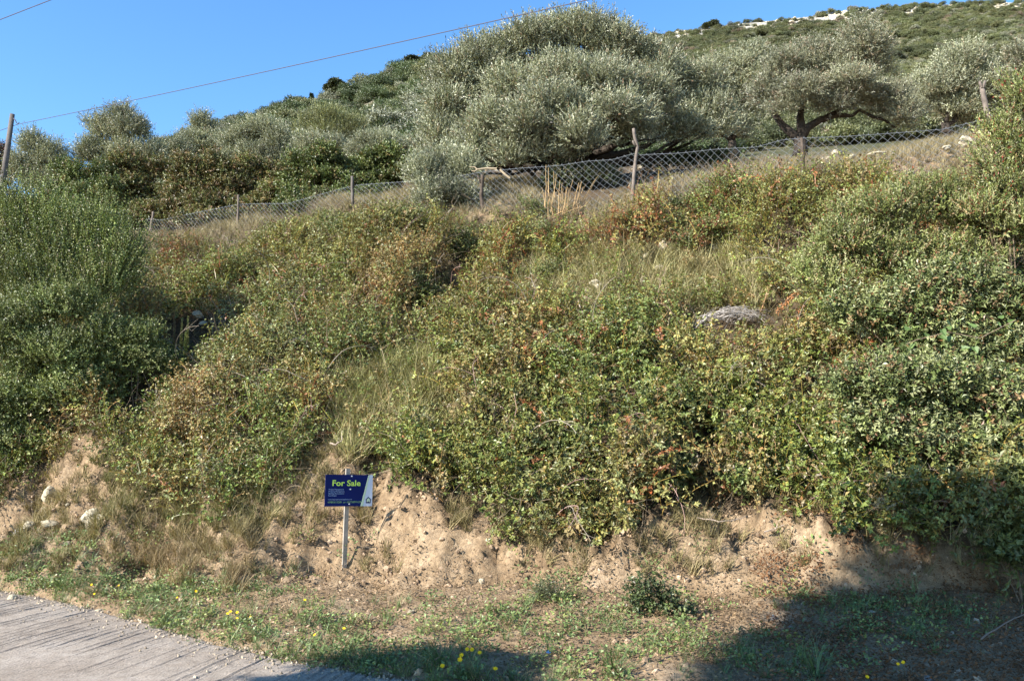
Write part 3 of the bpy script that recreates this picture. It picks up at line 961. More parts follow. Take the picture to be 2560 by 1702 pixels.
# grasses on the bank, dry grass and the fringe along the fence
p, nr, px, py = sample_ground(80000, -13, 11, 8.5, 24, 25)
lo = np.interp(px, LOWER[:, 0], LOWER[:, 1]); up_ = np.interp(px, UPPER[:, 0], UPPER[:, 1])
g1, g2, g3 = (in_poly(px + (fbm(px / 40, py / 40, 5, 2) - .5) * 120, py + (fbm(px / 40, py / 40, 6, 2) - .5) * 120, g) for g in GRASSY)
fringe = (py < up_ + 25) & (py > up_ - np.where((px > 1340) & (px < 1840), 30, 95)) & (p[:, 1] > 12)
scarp = (py > lo - 40) & (py < 1440) & ~g3
patch = fbm(p[:, 0] * 2, p[:, 1] * 2, 241, 3)
prob = np.where(g1, .85, np.where(g2, .75, np.where(g3, .9, np.where(fringe, .30, np.where(scarp, .42 * (patch > .46), np.where(bramble_mask(px, py), .13, 0))))))
k = r.random(len(p)) < prob
p, nr, px, py, g1, g2, g3, fringe, scarp = (a[k] for a in (p, nr, px, py, g1, g2, g3, fringe, scarp))
tint = np.array([.20, .165, .075]) * np.ones((len(p), 1))
tint[g1] = np.array([.265, .255, .105]); tint[g2] = np.array([.33, .30, .145]); tint[g3] = np.array([.25, .185, .10]); tint[fringe] = np.array([.28, .235, .14])
dryf = np.clip((py - 1280) / 120, 0, 1)
tint[g3] = (tint * (dryf[:, None]) + np.array([.155, .15, .06]) * (1 - dryf[:, None]))[g3]
tint = np.where((r.random(len(p)) < .28)[:, None], STRAW, tint) * r.uniform(.7, 1.25, (len(p), 1))
grs = [tuft('slope_grass', 360 + i, 20, .30, .008, .6, M_DRY_I, .7) for i in range(4)]
scl = r.uniform(.6, 1.25, len(p)) * np.where(g1 | g2, 1.5, np.where(g3, .85, .85))
scatter('slope_grass', p + nr * .02, euler_z(grow_dir(nr, .7, .22, r), r.uniform(0, 6.28, len(p))), scl, tint, grs, 'pale green and straw coloured grass growing in patches on the bank', 'grass')

stk = [tuft('tall_stalks', 370 + i, 5, .62, .007, .22, M_DRY_I, .25, 4) for i in range(4)]
q = np.where((g1 | g2) & (r.random(len(p)) < .05))[0]
scatter('tall_stalks', p[q], euler_z(grow_dir(nr[q], .95, .06, r), r.uniform(0, 6.28, len(q))), r.uniform(.6, 1.25, len(q)), np.array([.40, .33, .19]) * r.uniform(.7, 1.2, (len(q), 1)), stk, 'thin upright straw stalks standing in the pale grass patches of the bank', 'dry stalks')

# verge: weeds, short grass, litter, clods
p, nr, px, py = sample_ground(30000, -9, 7.5, 5.0, 13.6, 27)
ey = edge_y(p[:, 0])
on = (p[:, 1] > ey - .03) & (py > 1330)
pn = fbm(p[:, 0] * .9, p[:, 1] * .9, 251, 3); pf = fbm(p[:, 0] * 3, p[:, 1] * 3, 252, 2)
near_edge = np.exp(-((p[:, 1] - ey) / .55) ** 2)
green_spots = np.maximum.reduce([np.exp(-((px - a) / w) ** 2 - ((py - b) / hh) ** 2) for a, b, w, hh in
                                 ((130, 1390, 170, 60), (230, 1360, 110, 40), (300, 1460, 260, 50), (560, 1470, 160, 60), (620, 1590, 260, 60), (800, 1560, 130, 40), (1290, 1565, 120, 45), (1420, 1490, 70, 40), (1480, 1560, 100, 50), (1680, 1620, 110, 60), (1050, 1560, 120, 50), (950, 1660, 260, 40), (1900, 1660, 260, 60), (2250, 1540, 230, 90), (2060, 1500, 120, 40), (1450, 1680, 200, 40))])
wd_p = on * np.clip(green_spots * 1.0 + near_edge * .5 + (pn > .52) * .22 - .05, 0, 1) * (pf > .34)
k = r.random(len(p)) < wd_p * .46 * np.where((px > 1750) & (py > 1420), .5, 1) * np.where((px > 560) & (px < 1200) & (py < 1580), .6, 1)
q = np.where(k)[0]
wds = [weed('verge_weeds', 380 + i, 26, .13, .034, .024, M_LEAF_I) for i in range(4)]
tw_ = np.where((r.random(len(q)) < .3)[:, None], LIME * 1.05, np.array([.125, .17, .055])) * r.uniform(.75, 1.3, (len(q), 1))
scatter('verge_weeds', p[q], euler_z(grow_dir(nr[q], .3, .15, r), r.uniform(0, 6.28, len(q))), r.uniform(.5, 1.2, len(q)), tw_, wds, 'low green clover like weeds on the verge between road and bank', 'weeds')
gr_p = on * np.clip(near_edge * 1.4 + green_spots * .5 - .05, 0, 1) * (fbm(p[:, 0] * 2.2, p[:, 1] * 2.2, 255, 2) > .36)
k = r.random(len(p)) < gr_p * .75
q = np.where(k)[0]
vg = [tuft('verge_grass', 390 + i, 22, .15, .0042, .7, M_LEAF_I, .8) for i in range(4)]
tg = np.where((r.random(len(q)) < .2)[:, None], np.array([.24, .2, .1]), np.array([.125, .175, .062])) * r.uniform(.75, 1.3, (len(q), 1))
scatter('verge_grass', p[q], euler_z(grow_dir(nr[q], .4, .15, r), r.uniform(0, 6.28, len(q))), r.uniform(.5, 1.25, len(q)), tg, vg, 'short green grass along the edge of the concrete road', 'grass')

p, nr, px, py = sample_ground(30000, -9, 7.5, 5.0, 14.5, 29)
lo = np.interp(px, LOWER[:, 0], LOWER[:, 1])
on = (p[:, 1] > edge_y(p[:, 0]) + .1) & (py > lo - 20)
cl = [blob('earth_clod', 400 + i, M_CLOD, 1, .5, (1, .8, .7), True, 3) for i in range(4)]
k = on & (r.random(len(p)) < np.where(py > 1470, .25, .85))
q = np.where(k)[0]
scatter('earth_clods', p[q] - nr[q] * .004, r.uniform(0, 6.28, (len(q), 3)), .008 + .04 * r.random(len(q)) ** 4, np.array([.35, .25, .165]) * r.uniform(.55, 1.25, (len(q), 1)), cl, 'small crumbled lumps of pale earth on the cut face and verge', 'earth clods')
gq = r.uniform(0, 1, (2600, 2)); gx = -8 + 9.5 * gq[:, 0]; gd = r.exponential(.22, 2600)
gy = edge_y(gx) - gd + .05
grit = [blob('grit', 480 + i, M_CLOD, 1, .5, (1, .8, .7), True, 3) for i in range(3)]
scatter('road_grit', np.stack([gx, gy, np.full(2600, .004)], 1), r.uniform(0, 6.28, (2600, 3)), .004 + .016 * r.random(2600) ** 4, np.array([.36, .29, .21]) * r.uniform(.5, 1.3, (2600, 1)), grit, 'loose grit and crumbs of earth spilled along the edge of the concrete road', 'grit')
lit = [weed('leaf_litter', 410 + i, 14, .14, .032, .016, M_DRY_I) for i in range(3)]
k = on & (r.random(len(p)) < np.where(px > 1750, .75, np.where(px > 1250, .4, .3)) * np.where(py > 1400, 1.0, .55))
q = np.where(k)[0]
tl = np.where((px[q] > 1900)[:, None], np.array([.17, .085, .04]), np.array([.22, .15, .085])) * r.uniform(.6, 1.3, (len(q), 1))
scatter('leaf_litter', p[q] - np.array([0, 0, .02]), euler_z(grow_dir(nr[q], .2, .1, r), r.uniform(0, 6.28, len(q))), r.uniform(.6, 1.3, len(q)), tl, lit, 'dry brown fallen leaves lying on the verge and the foot of the bank', 'fallen leaves')
k = on & (r.random(len(p)) < .05) & (py < 1450)
q = np.where(k)[0]
scatter('dry_roots', p[q], euler_z(grow_dir(nr[q], -.3, .5, r), r.uniform(0, 6.28, len(q))), r.uniform(.3, .7, len(q)), np.array([.36, .28, .19]) * r.uniform(.7, 1.2, (len(q), 1)), tw, 'pale dry roots and stems hanging down the earth cut', 'roots')

# terrace above the fence: dry grass, stones
p, nr, px, py = sample_ground(15000, -14, 16, 13, 40, 31)
up_ = np.interp(px, UPPER[:, 0], UPPER[:, 1])
on = py < up_ - 5
k = on & (r.random(len(p)) < np.where(px > 1830, .6, .10)) & (p[:, 1] < 34)
q = np.where(k)[0]
dg = [tuft('terrace_grass', 420 + i, 14, .22, .009, .8, M_DRY_I, .5) for i in range(3)]
scatter('terrace_grass', p[q], euler_z(grow_dir(nr[q], .6, .2, r), r.uniform(0, 6.28, len(q))), r.uniform(.6, 1.2, len(q)), np.where((r.random(len(q)) < .25)[:, None], np.array([.17, .15, .08]), np.array([.36, .29, .2])) * r.uniform(.75, 1.2, (len(q), 1)), dg, 'dry bleached grass on the olive terrace above the fence', 'grass')
rk = [blob('field_stone', 430 + i, M_ROCK, 2, .4, (1, .8, .6)) for i in range(3)]
k = on & (r.random(len(p)) < .05)
q = np.where(k)[0]
scatter('field_stones', p[q], r.uniform(0, 6.28, (len(q), 3)) * np.array([.1, .1, 1]), .02 + .12 * r.random(len(q)) ** 3, np.ones((len(q), 3)), rk, 'small pale stones strewn on the terrace under the olive trees', 'stones')

# ------------------------------------------------------------------ scrub on the far hills
def hill_bush(name, seed, n, pal, tall=.8, k=3, ll=.24):
    r_ = np.random.default_rng(seed)
    lb = [(r_.normal() * .5, r_.normal() * .5, tall * r_.uniform(.35, .75), r_.uniform(.45, .8), r_.uniform(.45, .8), tall * r_.uniform(.4, .6)) for _ in range(4)]
    return foliage(name, lb, n, .22, k, ll * .6, ll * .34, pal, M_LEAF_I, seed, up=.4, inner=.3)


ONE = [(1, (1, 1, 1))]
hb = [hill_bush('hill_scrub', 500 + i, 800, ONE, .9) for i in range(5)]


def hill_scatter(name, fn, n, t0, t1, y0, y1, smin, smax, pal, seed, label, cat, keep=None):
    r_ = np.random.default_rng(seed)
    u = r_.random(n); y = np.sqrt(y0 ** 2 + (y1 ** 2 - y0 ** 2) * u); t = r_.uniform(t0, t1, n)
    z = fn(t, y)
    kk = np.ones(n, bool) if keep is None else keep(t, y, r_)
    kk &= (fbm(t * y / 9, y / 13, seed + 9, 3) > .33)
    t, y, z = t[kk], y[kk], z[kk]
    n = len(t)
    s = r_.uniform(smin, smax, n) * (.75 + .5 * vn(t * y / 9, y / 9, seed))
    pt = fbm(t * y / 16, y / 22, seed + 5, 3)
    c = palette(r_, pal, n) * r_.uniform(.75, 1.2, (n, 1)) * (.55 + .9 * pt)[:, None]
    e = np.stack([r_.normal(size=n) * .08, r_.normal(size=n) * .08, r_.uniform(0, 6.28, n)], 1)
    return scatter(name, np.stack([t * y, y, z - s * .1], 1), e, s, c, hb, label, cat)


PAL_L = [(3.4, (.095, .125, .052)), (2, (.14, .165, .08)), (1.3, (.25, .255, .18)), (.6, (.20, .205, .095))]
PAL_R = [(3, (.13, .145, .06)), (3, (.16, .165, .07)), (1.2, (.10, .115, .055)), (.9, (.22, .22, .15)), (.3, (.26, .2, .14))]
hill_scatter('hill_wood', hill_left, 3600, -.75, .25, 60, 192, 1.1, 2.7, PAL_L, 61, 'dark and grey green trees covering the steep hill behind the olive grove', 'woodland')
hill_scatter('hill_scrub', hill_right, 13000, -.1, .75, 70, 331, .8, 1.75, PAL_R, 62, 'low green scrub covering the high hill with the pale rocky crest', 'scrub',
             keep=lambda t, y, r_: (y < 308) | (r_.random(len(t)) < .22))
n = 2800
t = r.uniform(.1, .75, n); y = r.uniform(300, 331, n)
crk = [blob('crest_rock', 440 + i, M_ROCK, 2, .5, (1, .8, .55)) for i in range(4)]
scatter('crest_rocks', np.stack([t * y, y, hill_right(t, y) - .1], 1), np.stack([r.normal(size=n) * .2, r.normal(size=n) * .2, r.uniform(0, 6.28, n)], 1), .25 + .9 * r.random(n) ** 4, np.ones((n, 3)), crk, 'pale limestone outcrops along the crest of the high hill', 'rocks')

# ------------------------------------------------------------------ olive trees and other trees
OL = [(4, (.215, .22, .13)), (2.8, (.29, .29, .19)), (2.2, (.13, .14, .07)), (.5, (.22, .17, .095))]
OL2 = [(4, (.195, .195, .12)), (2.6, (.255, .25, .165)), (2.2, (.135, .135, .075)), (1.3, (.22, .165, .105))]


def gpos(px, Y, dz=0.0):
    x = (px - 1280) / FPX * Y / CP
    return np.array([x, Y, float(ground(np.array([x]), np.array([Y]))[0]) + dz])


big_lobes = lobes_px([(1440, 131, 110, 72, .4), (1320, 141, 100, 70, .3), (1555, 156, 100, 74, .3), (1220, 186, 95, 74, .2), (1655, 211, 90, 76, .6), (1740, 255, 80, 76, .9), (1130, 230, 85, 76, .1), (1380, 116, 70, 50, .6), (1500, 121, 70, 50, .6),
                      (1390, 210, 95, 64, -1.2), (1510, 230, 90, 64, -1.4), (1280, 265, 90, 64, -1.0), (1120, 302, 75, 66, -.2), (1620, 272, 90, 64, -1.0), (1095, 370, 60, 66, -.4),
                      (1400, 292, 95, 64, -2.2), (1540, 302, 75, 54, -2.2), (1220, 332, 80, 64, -1.7), (1320, 340, 80, 60, -2.3), (1450, 355, 65, 45, -2.6), (1180, 400, 70, 56, -1.6), (1780, 322, 75, 70, .8), (1700, 350, 75, 54, .2),
                      (1110, 450, 62, 60, -2.2), (1590, 350, 65, 44, -1.2), (1390, 395, 60, 34, -2.0), (1270, 410, 55, 36, -2.0), (1400, 260, 210, 110, .9), (1400, 332, 230, 95, .7), (1250, 272, 140, 100, .8), (1600, 282, 130, 90, .9)], 21.5)
for lab, px_, Y, lst, sd in (('dark leafy undergrowth behind the dry straw stalks inside the fence', 1440, 19.6, [(1390, 455, 50, 40), (1450, 450, 50, 45), (1510, 455, 45, 40)], 605), ('low dark bush added as shade under the largest olive right of the crooked post', 1700, 22.5, [(1640, 420, 50, 30), (1720, 410, 60, 34), (1790, 400, 45, 28)], 607)):  # second bush is added, dark foliage standing in for the olive's shade
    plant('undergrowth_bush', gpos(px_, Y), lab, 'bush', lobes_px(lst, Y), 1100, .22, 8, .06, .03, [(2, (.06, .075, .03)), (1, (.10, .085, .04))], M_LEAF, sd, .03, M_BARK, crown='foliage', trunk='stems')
plant('olive_tree', gpos(1450, 21.5), 'largest silver grey olive tree spreading behind the middle of the wire fence', 'olive tree', big_lobes, 40000, .44, 10, .085, .026, OL, M_OLIVE, 601, .32, M_BARKDARK, up=.8, inner=.32, spread=.38, fork=.3, split=8, fine=(.02, [(1, (.22, .14, .08))]))
low = lobes_px([(1110, 500, 65, 60), (1170, 520, 50, 45, .3), (1070, 450, 50, 60, .3), (1150, 440, 50, 50, .4)], 18.3)
plant('olive_sapling', gpos(1120, 18.6), 'low silvery olive suckers pushing through the fence under the largest olive tree', 'olive shoots', low, 2300, .32, 10, .07, .02, OL, M_OLIVE, 603, .03, M_BARK, up=.7, inner=.3, spread=.45)

# olive with open forked trunk
lob2 = lobes_px([(1960, 190, 70, 60), (2060, 170, 90, 75), (2170, 150, 90, 75), (2130, 240, 100, 65, -.6), (2010, 260, 85, 50, -.6), (2220, 260, 80, 60), (1910, 250, 55, 55), (2265, 300, 55, 40, -.3)], 24.0)
b2 = gpos(2005, 24.0)
t2 = empty('olive_tree', b2, 'olive tree with bare dark forked trunk behind the thick dark fence post', 'olive tree', 'olive trees above the fence')
lb2 = [tuple(np.array(l[:3]) - b2) + l[3:] for l in lob2]
ob('crown', foliage('crown', split_lobes(lb2, 5, 7), 8500, .36, 10, .08, .024, OL2, M_OLIVE, 611, up=.5, inner=.25, spread=.45), t2, kind='stuff')
mb = MB()
kx = 24.0 / FPX
def lp(px, py, dy=0): return P(px, py, 24 + dy) - b2
B0 = np.array([0, 0, -.2])
for path, ra in (([B0, lp(2003, 370), lp(1998, 345)], (.26, .2, .18)), ([lp(1998, 350), lp(1975, 330), lp(1955, 312), lp(1935, 285), lp(1930, 250)], (.15, .12, .10, .08, .05)),
                 ([lp(2000, 350), lp(2003, 320), lp(2000, 290), lp(2010, 240)], (.16, .13, .1, .05)), ([lp(2003, 345), lp(2020, 318), lp(2050, 300), lp(2090, 288), lp(2130, 290)], (.15, .12, .1, .08, .05)),
                 ([lp(2050, 300), lp(2120, 265), lp(2160, 255), lp(2185, 250)], (.07, .06, .05, .03)), ([lp(2130, 290), lp(2150, 275), lp(2180, 292), lp(2210, 300), lp(2240, 320)], (.05, .05, .045, .04, .02)), ([lp(2120, 265), lp(2110, 200), lp(2080, 170)], (.05, .04, .02))):
    mb.tube(np.array(path), ra, 7)
ob('trunk', mb.mesh('trunk', M_BARKDARK, True), t2)

# (label, base px, Y, lobes, shoots, palette)
OLG = 'olive trees above the fence'
trees = [
    ('grey olive tree between the largest olive and the fork trunked olive', 1850, 31, [(1790, 230, 80, 70), (1870, 190, 70, 65), (1850, 270, 90, 70), (1760, 310, 70, 60), (1830, 340, 60, 35)], 4200, OL, 621),
    ('rounded silver olive behind the leaning grey fence post', 2400, 29, [(2400, 190, 80, 70), (2340, 240, 70, 60), (2450, 240, 60, 60), (2400, 290, 80, 50)], 3800, OL, 631),
    ('pale olive tree at the right margin above the tall hedge shrub', 2540, 29, [(2540, 190, 70, 70), (2590, 240, 70, 70), (2510, 260, 50, 60), (2540, 320, 70, 50)], 3000, OL2, 641),
    ('tall olive tree standing against the sky beside the utility pole', 300, 36, [(300, 304, 32, 32), (265, 344, 55, 45), (330, 354, 60, 50), (235, 404, 50, 50), (300, 414, 75, 50), (370, 404, 45, 45), (280, 454, 80, 40)], 4200, OL, 651),
    ('thin airy olive close behind the utility pole', 110, 35, [(85, 384, 35, 40), (130, 414, 40, 45), (60, 434, 40, 45), (110, 464, 70, 45), (165, 444, 25, 40)], 2200, OL, 661),
    ('olive with a round topknot left of the dark wooded hill', 500, 42, [(505, 324, 28, 28), (490, 369, 45, 40), (540, 384, 50, 40), (470, 414, 50, 40)], 2400, OL, 671),
    ('bright silvery olive in front of the dark wooded hill', 640, 40, [(600, 364, 45, 45), (650, 344, 45, 40), (700, 364, 45, 45), (640, 414, 70, 45), (720, 414, 50, 40), (580, 424, 50, 40)], 3800, OL, 681),
    ('small silver olive right of the bright silvery olive below the wooded hill', 810, 38, [(790, 374, 40, 35), (840, 384, 40, 35), (810, 414, 60, 35), (870, 404, 25, 30)], 2100, OL, 691),
    ('small pale olive touching the left side of the largest olive', 950, 37, [(910, 384, 40, 35), (960, 374, 40, 35), (1000, 394, 40, 40), (940, 414, 60, 35)], 2300, OL, 701),
    ('olive half hidden behind the brown green thicket left of the silvery olive', 430, 39, [(440, 404, 40, 40), (410, 424, 40, 40), (460, 434, 50, 40)], 1500, OL, 711),
]
for lab, bx, Y, lst, n, pal, sd in trees:
    plant('olive_tree', gpos(bx, Y), lab, 'olive tree', lobes_px(lst, Y), int(n * 1.6), .5, 10, .10, .032, pal, M_OLIVE, sd, .17, M_BARKDARK, group=OLG, up=.75, inner=.25, spread=.45)
plant('pale_tree', gpos(820, 47), 'yellowish feathery tree rising behind the small olives below the wooded hill', 'tree', lobes_px([(780, 320, 40, 35), (830, 310, 50, 35), (880, 340, 40, 40), (820, 360, 60, 40)], 47), 2600, .6, 9, .12, .03,
      [(1, (.19, .20, .085)), (1, (.23, .235, .11))], M_LEAF, 721, .15, M_BARK, up=1.0, inner=.25, spread=.3)
plant('reddish_tree', gpos(15, 37), 'dark reddish leafed bush partly hidden by the utility pole', 'bush', lobes_px([(0, 400, 30, 40), (-30, 430, 50, 50), (15, 440, 40, 40)], 37), 1200, .35, 8, .1, .05, [(1, (.13, .06, .035)), (1, (.075, .07, .03))], M_LEAF, 725, .1, M_BARK)

# evergreen thicket just beyond the fence
EV = [(4, (.10, .13, .036)), (3, (.13, .145, .045)), (2, (.075, .10, .032)), (1.1, (.17, .13, .05))]
EVB = [(3, (.145, .14, .048)), (2, (.18, .135, .055)), (2, (.11, .125, .037)), (1, (.19, .12, .06))]
GT = 'evergreen bushes behind the fence'
bushes = [
    ('dark green bush behind the tall feathery shrub at the lower end of the fence', 230, 27, [(200, 460, 60, 50), (260, 450, 55, 50), (230, 500, 80, 50), (150, 500, 50, 50), (170, 430, 40, 35)], 2600, EV, 731),
    ('green bush with yellowing tips under the tall olive against the sky', 340, 27.5, [(330, 430, 55, 45), (390, 440, 45, 45), (350, 490, 75, 50), (300, 490, 50, 45)], 2600, EVB, 735),
    ('brown tinged bush behind the thin fence stake', 510, 26.5, [(470, 430, 50, 50), (540, 430, 55, 50), (500, 490, 80, 50), (570, 480, 50, 50), (440, 490, 40, 40)], 3200, EVB, 739),
    ('brownish domed bush just right of the thin fence stake', 650, 27, [(630, 440, 45, 50), (680, 450, 40, 45), (640, 490, 65, 45)], 1900, EVB, 743),
    ('bright dark green bush behind the round grey fence stake', 790, 25, [(760, 420, 50, 45), (820, 410, 45, 45), (790, 460, 80, 45), (730, 470, 40, 40), (860, 470, 50, 40)], 3200, EV, 747),
    ('evergreen bush with russet top touching the largest olive on its left', 960, 25.5, [(920, 420, 50, 45), (980, 410, 50, 45), (1020, 430, 40, 50), (950, 460, 80, 35)], 3000, EV, 751),
]
for lab, bx, Y, lst, n, pal, sd in bushes:
    lst = lst + [(a[0], a[1] + 48, a[2] * .95, 45, -1.4) for a in lst if a[1] > 440] + [(a[0] + 25, a[1] + 70, a[2] * .8, 36, -2.0) for a in lst if a[1] > 465]
    n = int(n * 1.5)
    plant('evergreen_bush', gpos(bx, Y), lab, 'bush', lobes_px(lst, Y), n, .26, 9, .075, .042, pal, M_LEAF, sd, .09, M_BARK, crown='foliage', trunk='stems', group=GT, up=.45, inner=.35)

# trees that stand out on the wooded hill
CY_ = [(1, (.035, .05, .025)), (1, (.045, .06, .03))]
for lab, px_, py0, py1, yd, sd in (('cypress spire on the skyline of the wooded hill', 778, 275, 236, 188, 761), ('cypress near the foot of the wooded hill beside the largest olive', 985, 345, 300, 120, 763), ('second cypress right of the first at the foot of the wooded hill, paler', 994, 340, 310, 118, 765)):
    a, b = P(px_, py0, yd), P(px_, py1, yd); hgt = b[2] - a[2]
    lb = [(a[0], a[1], a[2] + hgt * f, hgt * w, hgt * w, hgt * .2) for f, w in ((.2, .13), (.4, .14), (.6, .11), (.8, .07))]
    plant('cypress', a, lab, 'cypress', lb, 420, .25, 5, .45, .2, CY_ if sd < 765 else [(1, (.09, .1, .045))], M_LEAF, sd, .12, M_BARK, up=1.0, group='cypresses on the wooded hill')
for lab, lst, yd, sd in (('dark round headed tree standing out on the skyline of the wooded hill', [(840, 212, 22, 18), (825, 222, 14, 14), (858, 222, 14, 14), (840, 232, 22, 14)], 186, 771), ('dark clump of trees crowning the top of the wooded hill', [(1040, 160, 40, 18), (1080, 152, 35, 18), (1000, 175, 25, 14), (1105, 165, 20, 20)], 186, 773), ('dark dome shaped bush alone at the left end of the rocky crest', [(1785, 62, 20, 8), (1770, 66, 14, 6)], 326, 775)):
    lb = lobes_px(lst, yd); c = np.array([l[:3] for l in lb]).mean(0)
    b0 = np.array([c[0], c[1], c[2] - lb[0][5] * 1.3])
    plant('hill_tree', b0, lab, 'tree', lb, 1500 if sd != 773 else 2600, .4, 4, .5, .3, [(1, (.05, .06, .025)), (1, (.07, .08, .032))], M_LEAF, sd, .25, M_BARK)

# ------------------------------------------------------------------ shrubs on and beside the bank
SH = [(4, (.16, .195, .052)), (2, (.24, .26, .10)), (2, (.085, .12, .036)), (.8, (.22, .19, .10))]
SHD = [(4, (.145, .175, .052)), (2, (.22, .235, .095)), (2, (.075, .105, .036))]
SV = [(3, (.165, .185, .068)), (2.2, (.24, .25, .12)), (2.6, (.10, .13, .040)), (.7, (.22, .14, .07))]
SG = [(3, (.195, .215, .068)), (2, (.26, .255, .12)), (2, (.14, .17, .05)), (.7, (.24, .17, .085))]


def shrub(lab, bpx, bpy, Y, lst, n, pal, sd, ll=.032, lw=.016, shoot=.28, k=14, up=.6, **kw):
    base = P(bpx, bpy, Y); x = base[0]
    gz = float(ground(np.array([x]), np.array([Y]))[0])
    return plant('shrub', (x, Y, gz), lab, 'shrub', lobes_px(lst, Y, .8), n, shoot, k, ll * 1.2, lw * 1.25, pal, M_LEAF, sd, .028, M_TWIG, crown='foliage', trunk='stems', up=up, fork=.12, **kw)


shrub('tall feathery bright green shrub at the left end of the bank', 160, 900, 14.6, [(50, 610, 100, 70), (180, 620, 100, 60), (280, 650, 70, 50), (120, 680, 140, 70), (250, 710, 90, 70), (20, 690, 100, 90), (110, 560, 60, 45), (260, 600, 45, 40), (325, 670, 32, 45), (30, 560, 60, 50), (60, 740, 110, 70, -.3), (190, 745, 110, 70, -.3), (290, 740, 60, 70)], 7000, SH, 801, shoot=.62, up=1.6, inner=.15, lobevar=.3, spread=.4)
shrub('middle dark green shrub under the tall feathery shrub', 80, 1050, 13.9, [(60, 800, 120, 90), (170, 790, 90, 80), (20, 900, 110, 90), (140, 900, 120, 80), (250, 860, 50, 50)], 4300, SHD, 805, up=.6, inner=.15, twigs=4)
shrub('lowest shaded shrub overhanging the pale boulders', 60, 1180, 13.9, [(40, 1040, 120, 90), (150, 1020, 110, 70), (60, 1120, 110, 60), (250, 1000, 70, 55), (-40, 1100, 100, 100), (200, 960, 90, 60), (10, 1170, 90, 55, .1), (100, 1130, 60, 45, .2)], 4300, SHD, 809, ll=.036, lw=.02, up=.5, inner=.15, twigs=4)
shrub('dark arching shrub in the hollow below the yellow seed spikes', 350, 950, 14.2, [(330, 880, 80, 45), (390, 920, 50, 45), (290, 930, 70, 50), (350, 850, 60, 35)], 1900, SHD, 813, up=.4)
shrub('upright leggy shrub at the right margin in front of the leaning post', 2520, 560, 10.6, [(2545, 300, 40, 80), (2500, 380, 50, 60), (2550, 420, 50, 80), (2520, 500, 60, 70), (2470, 440, 30, 50), (2540, 590, 70, 60), (2470, 560, 60, 50)], 2400, SG, 821, ll=.036, lw=.013, up=1.2, spread=.4, fine=(.05, [(1, (.25, .05, .03))]))
shrub('dense yellowish green shrub high on the right of the bank', 2280, 800, 11.0, [(2200, 560, 110, 70), (2330, 540, 110, 70), (2440, 560, 90, 80), (2120, 640, 110, 70), (2260, 660, 140, 80), (2400, 660, 110, 80), (2050, 720, 80, 50), (2510, 620, 80, 100)], 5200, SG, 825, ll=.036, lw=.014, up=.9, spread=.45, fine=(.03, [(1, (.24, .07, .03))]))
shrub('silver leaved shrub below the yellowish shrub on the right', 2380, 1000, 10.2, [(2300, 780, 120, 80), (2440, 760, 110, 80), (2530, 820, 80, 100), (2200, 820, 90, 70), (2370, 880, 140, 80), (2500, 900, 90, 60), (2120, 800, 60, 45)], 3500, SV, 829, ll=.046, lw=.02, up=.6, inner=.12, twigs=5, fine=(.04, [(1, (.2, .1, .04))]))
shrub('grey green shrub leaning out over the shaded foot of the bank', 2400, 1280, 9.5, [(2260, 990, 120, 75), (2380, 1010, 120, 80), (2500, 1030, 100, 90), (2200, 1080, 100, 70), (2330, 1120, 120, 80), (2470, 1140, 100, 80), (2140, 980, 70, 50), (2560, 1130, 70, 120)], 3500, SV, 833, ll=.048, lw=.021, up=.45, inner=.12, twigs=5, fine=(.04, [(1, (.16, .08, .04))]))
shrub('drooping elm like saplings in deep shade at the lower right margin', 2540, 1460, 8.5, [(2540, 1240, 45, 60), (2520, 1330, 35, 50), (2555, 1390, 40, 60), (2500, 1400, 25, 35)], 420, [(1, (.11, .125, .038)), (1, (.13, .145, .045))], 837, ll=.055, lw=.024, up=.3, droop=.35)
shrub('small dark evergreen bush alone on the verge foot', 1640, 1575, 8.35, [(1625, 1500, 45, 40), (1670, 1530, 50, 35), (1600, 1530, 30, 30), (1700, 1560, 35, 25), (1640, 1555, 50, 25)], 300, [(1, (.075, .10, .036)), (1, (.10, .125, .05)), (.4, (.14, .11, .06))], 841, ll=.034, lw=.02, shoot=.14, k=9, up=.6)
shrub('little wispy grey green bush on the bare earth left of the small dark bush', 1370, 1545, 8.9, [(1370, 1500, 28, 38), (1385, 1530, 30, 22), (1350, 1525, 22, 25)], 300, [(1, (.12, .125, .06)), (1, (.09, .10, .045))], 843, ll=.03, lw=.007, shoot=.16, k=10, up=.9)
